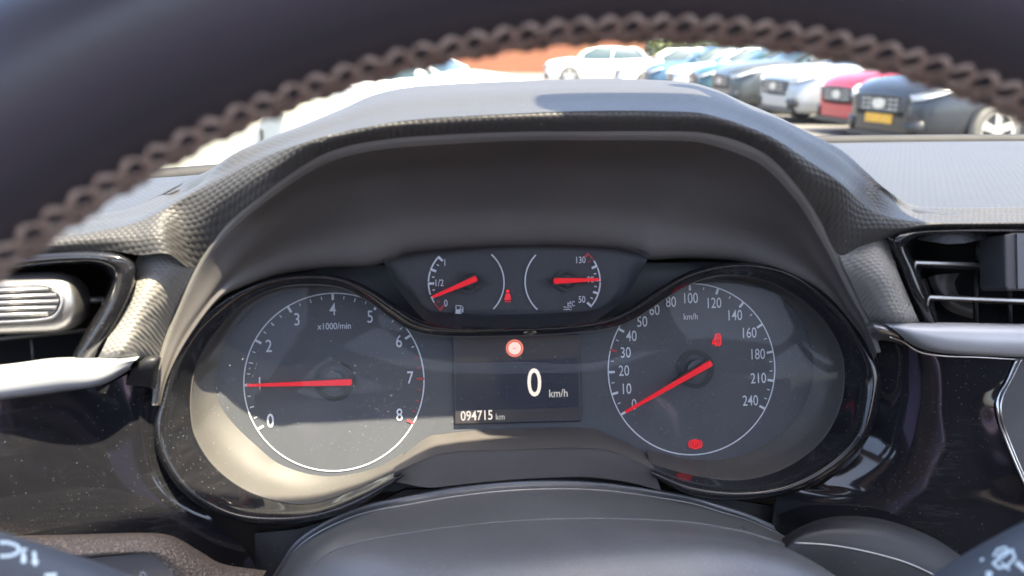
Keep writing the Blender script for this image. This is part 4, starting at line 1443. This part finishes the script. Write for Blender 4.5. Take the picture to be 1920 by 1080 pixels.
def make_car(label, group, tall=1.0):
    """nose at the origin, pointing to +x"""
    root = thing('parked_car', (0, 0, 0), label, 'car', group)
    L, H = 4.25, 1.46
    st = [(0.05, .42, .40, .62, .66), (.03, .58, .27, .70, .74), (-.04, .71, .20, .76, .81), (-.16, .80, .18, .81, .87), (-.36, .86, .17, .85, .92), (-.70, .89, .17, .89, .965), (-1.05, .90, .17, .92, .995),
          (-1.5, .905, .17, .93, .95), (-2.6, .905, .17, .95, .95), (-3.3, .90, .17, .97, .96), (-3.8, .88, .18, .97, .98), (-4.08, .84, .22, .94, .97), (-4.22, .76, .30, .86, .90), (-4.25, .66, .36, .76, .80)]
    bm = bmesh.new()
    cols = car_lower(st)
    n = len(cols[0])
    fine = [spline([r[k] for r in cols], 3) for k in range(n)]
    skin_rings(bm, [[fine[k][i] for k in range(n)] for i in range(len(fine[0]))])
    b = from_bm('body', bm, P_WHITE, root)
    for x in (-1.42, -2.45, -3.28):
        for s in (1, -1):
            ln = bmesh.new()
            box_bm(ln, (x - .006, s * .905 - .008, .30), (x + .006, s * .905 + .004, .80))
            from_bm('door_gap', ln, M_TRIMB, root, False)
    # glass house
    base = [(-1.02, .55), (-1.10, .72), (-1.35, .80), (-2.5, .83), (-3.6, .80), (-3.92, .72), (-4.0, .5)]
    roof = [(-1.82, .46), (-1.86, .54), (-2.0, .58), (-2.6, .60), (-3.3, .58), (-3.5, .54), (-3.56, .42)]
    lb = base + [(x, -y) for x, y in base[::-1]]
    lr = roof + [(x, -y) for x, y in roof[::-1]]
    mid_ = [((a[0] * .5 + c[0] * .5) + (.03 if a[0] > -2 else -.02), (a[1] + c[1]) * .5 * 1.04) for a, c in zip(lb, lr)]
    bm = bmesh.new()
    skin_rings(bm, [[Vector((x, y, .93)) for x, y in lb], [Vector((x, y, 1.20)) for x, y in mid_], [Vector((x, y, H - .05)) for x, y in lr]], False)
    from_bm('windows', bm, M_GLASS, root)
    bm = bmesh.new()
    skin_rings(bm, [[Vector((x, y * 1.01, H - .062)) for x, y in lr], [Vector((x * 1.0, y * .97, H - .02)) for x, y in lr], [Vector((x * .985 - .04, y * .8, H)) for x, y in lr]], True)
    for i in (1, 3, 5):
        for s in (1, -1):
            q = [Vector((base[i][0], s * base[i][1] * 1.005, .93)), Vector((mid_[i][0], s * mid_[i][1] * 1.008, 1.20)), Vector((roof[i][0], s * roof[i][1] * 1.01, H - .045))]
            tube_bm(bm, q, .035 if i != 3 else .028, 8)
    from_bm('roof', bm, P_WHITE, root)
    for s in (1, -1):
        bm = bmesh.new()
        bmesh.ops.create_uvsphere(bm, u_segments=14, v_segments=8, radius=1)
        for v in bm.verts:
            v.co = Vector((-1.32 + v.co.x * .075, s * (.97 + .0) + v.co.y * .11, 1.0 + v.co.z * .075))
        from_bm('wing_mirror', bm, P_WHITE, root)
        bm = bmesh.new()
        prism_bm(bm, [Vector((x, s * (y + .004), z)) for x, y, z in ((.03, .52, .735), (-.04, .685, .765), (-.16, .79, .80), (-.34, .855, .835), (-.32, .865, .79), (-.14, .815, .735), (-.02, .70, .68), (.035, .56, .66))], Vector((.02, s * .010, .0)))
        from_bm('headlight', bm, M_LAMPG, root)
        bm = bmesh.new()
        prism_bm(bm, [Vector((x, s * y, z)) for x, y, z in ((.045, .50, .40), (-.03, .72, .44), (-.05, .745, .30), (.03, .56, .25))], Vector((.02, s * .008, 0)))
        from_bm('fog_lamp', bm, M_TRIMB, root)
    bm = bmesh.new()
    prism_bm(bm, [Vector((.058 - .16 * abs(y) ** 3, y, z)) for y, z in ((-.54, .70), (-.27, .71), (0, .715), (.27, .71), (.54, .70), (.47, .53), (.25, .51), (0, .505), (-.25, .51), (-.47, .53))], Vector((.012, 0, 0)))
    from_bm('grille', bm, M_TRIMB, root, False)
    bm = bmesh.new()
    for zz in (.55, .605, .66):
        box_bm(bm, (.060, -.34, zz - .0035), (.071, .34, zz + .0035))
    box_bm(bm, (.0605, -.004, .53), (.0705, .004, .68))
    for yy in (-.32, -.21, .21, .32):
        for zz in (.55, .605, .66):
            box_bm(bm, (.060, yy - .02, zz - .010), (.074, yy + .02, zz + .010))
    from_bm('grille_bars', bm, M_ALLOY, root, False)
    bm = bmesh.new()
    prism_bm(bm, [Vector((.070, .13 * cos(2 * pi * k / 24), .61 + .062 * sin(2 * pi * k / 24))) for k in range(24)], Vector((.012, 0, 0)))
    from_bm('emblem', bm, M_ALLOY, root, False)
    bm = bmesh.new()
    box_bm(bm, (.052, -.26, .375), (.066, .26, .485))
    from_bm('number_plate', bm, M_YPLATE, root, False)
    bm = bmesh.new()
    box_bm(bm, (-.12, -.66, .19), (.045, .66, .26))
    from_bm('lower_grille', bm, M_TRIMB, root, False)
    ty, al, bk = wheel_meshes()
    mt = [bpy.data.meshes.new(nm) for nm in ('tyre', 'rim', 'brake')]
    for me, bmm, mm in zip(mt, (ty, al, bk), (M_TYRE, M_ALLOY, M_TRIMB)):
        bmesh.ops.recalc_face_normals(bmm, faces=bmm.faces[:])
        bmm.to_mesh(me)
        bmm.free()
        me.materials.append(mm)
        if me.name.startswith('tyre'):
            for p in me.polygons:
                p.use_smooth = True
    for x in (-.88, -3.45):
        for s in (1, -1):
            bm = bmesh.new()
            pts = [Vector((x + .375 * cos(pi * k / 18 - .15), s * .908, .33 + .375 * sin(pi * k / 18 - .15))) for k in range(-2, 24)]
            prism_bm(bm, pts, Vector((0, -s * .2, 0)))
            from_bm('wheel_arch', bm, M_TRIMB, root, False)
            w = bpy.data.objects.new('wheel', None)
            COL.objects.link(w)
            w.parent = root
            w.location = (x, s * .835, .33)
            if s > 0:
                w.rotation_euler = (0, 0, pi)
            for me in mt:
                o = bpy.data.objects.new(me.name, me)
                COL.objects.link(o)
                o.parent = w
    return root


def copy_tree(o, parent=None):
    c = o.copy()
    COL.objects.link(c)
    if parent is not None:
        c.parent = parent
    for ch in list(o.children):
        copy_tree(ch, c)
    return c


PAINTED = ('body', 'roof', 'wing_mirror')


def repaint(root, mat):
    for ch in root.children:
        if ch.name.split('.')[0] in PAINTED and ch.type == 'MESH':
            ch.material_slots[0].link = 'OBJECT'
            ch.material_slots[0].material = mat


HEAD_L = atan2(-RT_.y, -RT_.x)
HEAD_R = atan2(RT_.y, RT_.x)
GRP = 'cars parked in the row outside'
proto = make_car('', GRP)
SPOTS = [  # picture x of the nose, distance, paint, heading, scale, label
    (1643, 11.2, P_BLACK, HEAD_L + radians(13), 1.03, 'black car with an oval grille badge and yellow number plate, nearest in the row'),
    (1562, 13.7, P_RED, HEAD_L + radians(8), 1.03, 'bright red car parked between the black car and the silver one'),
    (1444, 16.4, P_SILVER, HEAD_L + radians(8), 1.08, 'silver white car parked behind the red one'),
    (1345, 19.1, P_GREY, HEAD_L + radians(6), 1.1, 'dark grey car parked beyond the silver white one'),
    (1292, 21.6, P_TEAL, HEAD_L, 1.02, 'teal car parked beyond the dark grey one'),
    (1250, 24.3, P_WHITE, HEAD_L, .98, 'white car parked beyond the teal one'),
    (1205, 27.0, P_BLUE, HEAD_L, 1.0, 'blue car parked between two white ones'),
    (1152, 29.7, P_WHITE, HEAD_L, .98, 'white car parked beyond the blue one'),
    (1022, 37.0, P_WHITE, HEAD_L, 1.05, 'white car seen side on before the brick wall, farthest of the row'),
    (1000, 12.2, P_WHITE, HEAD_R - radians(14), 1.0, 'white car facing right, its bonnet above the instrument cowl'),
    (930, 6.2, P_CREAM, HEAD_R, 1.0, 'pale cream car closest of all, filling the gap left of the instrument cowl'),
]
for i, (px, D, mat, hd, sc, lab) in enumerate(SPOTS):
    c = proto if i == 0 else copy_tree(proto)
    c.location = spot(px, D)
    c.rotation_euler = (0, 0, hd)
    c.scale = (sc, sc, sc)
    c['label'] = lab
    repaint(c, mat)
    if i > 0:
        for ch in list(c.children):
            if ch.name.startswith('number_plate'):
                bpy.data.objects.remove(ch)

# brick building at the end of the car park
N = NT('brick')
bt = N.n('TexBrick')
bt.inputs['Scale'].default_value = 4.0
bt.inputs['Color1'].default_value = (.23, .075, .033, 1)
bt.inputs['Color2'].default_value = (.18, .052, .024, 1)
bt.inputs['Mortar'].default_value = (.30, .20, .14, 1)
bt.inputs['Mortar Size'].default_value = .012
mp = N.n('Mapping')
mp.inputs['Rotation'].default_value = (pi / 2, 0, 0)
N.val(mp.inputs['Vector'], N.coord('Object'))
N.t.links.new(mp.outputs[0], bt.inputs['Vector'])
N.set(Base_Color=N.mix(N.math('MULTIPLY', N.ramp(N.noise(.5, 4), .5, .7), .5), bt.outputs[0], (.26, .13, .055, 1)), Roughness=.85)
bld = thing('brick_building', spot(1000, 58), 'long orange brick building at the end of the car park', 'building')
bld.rotation_euler = (0, 0, -YAW)
bm = bmesh.new()
box_bm(bm, (-14, 0, 0), (7.2, 9, 6.5))
o = from_bm('wall', bm, N.m, None, False)
o.parent = bld
bm = bmesh.new()
box_bm(bm, (-14.3, -.3, 6.5), (7.5, 9.3, 6.8))
o = from_bm('roof', bm, M_TAIL, None, False)
o.parent = bld
for k in range(3):
    bm = bmesh.new()
    box_bm(bm, (-10 + k * 6.2, -.04, 2.6), (-8.2 + k * 6.2, .05, 4.4))
    o = from_bm('window', bm, M_GLASS, None, False)
    o.parent = bld

N = NT('leaves')
N.set(Base_Color=N.mix(N.noise(1.5, 3), (.05, .085, .025, 1), (.10, .13, .04, 1)), Roughness=.7)
M_BARK = plain('bark', (.12, .09, .06), .9)
for (px, D, h, lab) in ((1236, 66, 6.0, 'green tree showing beside the brick wall'), (1330, 72, 7.5, 'green tree standing behind the row of cars')):
    p0 = spot(px, D)
    tr = thing('tree', p0, lab, 'tree', 'trees beyond the car park')
    tube('trunk', [p0, p0 + Vector((.1, 0, h * .4)), p0 + Vector((0, .1, h * .75))], [.22, .16, .06], M_BARK, tr, 8)
    bm = bmesh.new()
    for k in range(1500):
        a, z, r = random.random() * 2 * pi, random.random(), sqrt(random.random())
        R_ = h * .42 * (sin(pi * (.12 + .85 * z)) ** .7) * r * (1 + .25 * sin(3 * a + 5 * z))
        c = p0 + Vector((cos(a) * R_, sin(a) * R_, h * (.12 + .88 * z)))
        u = Vector((random.gauss(0, 1), random.gauss(0, 1), random.gauss(0, 1))).normalized() * .22
        w = u.orthogonal().normalized() * .14
        bm.faces.new([bm.verts.new(c + q) for q in (u, w, -u, -w)])
    from_bm('crown', bm, N.m, tr, False, False)
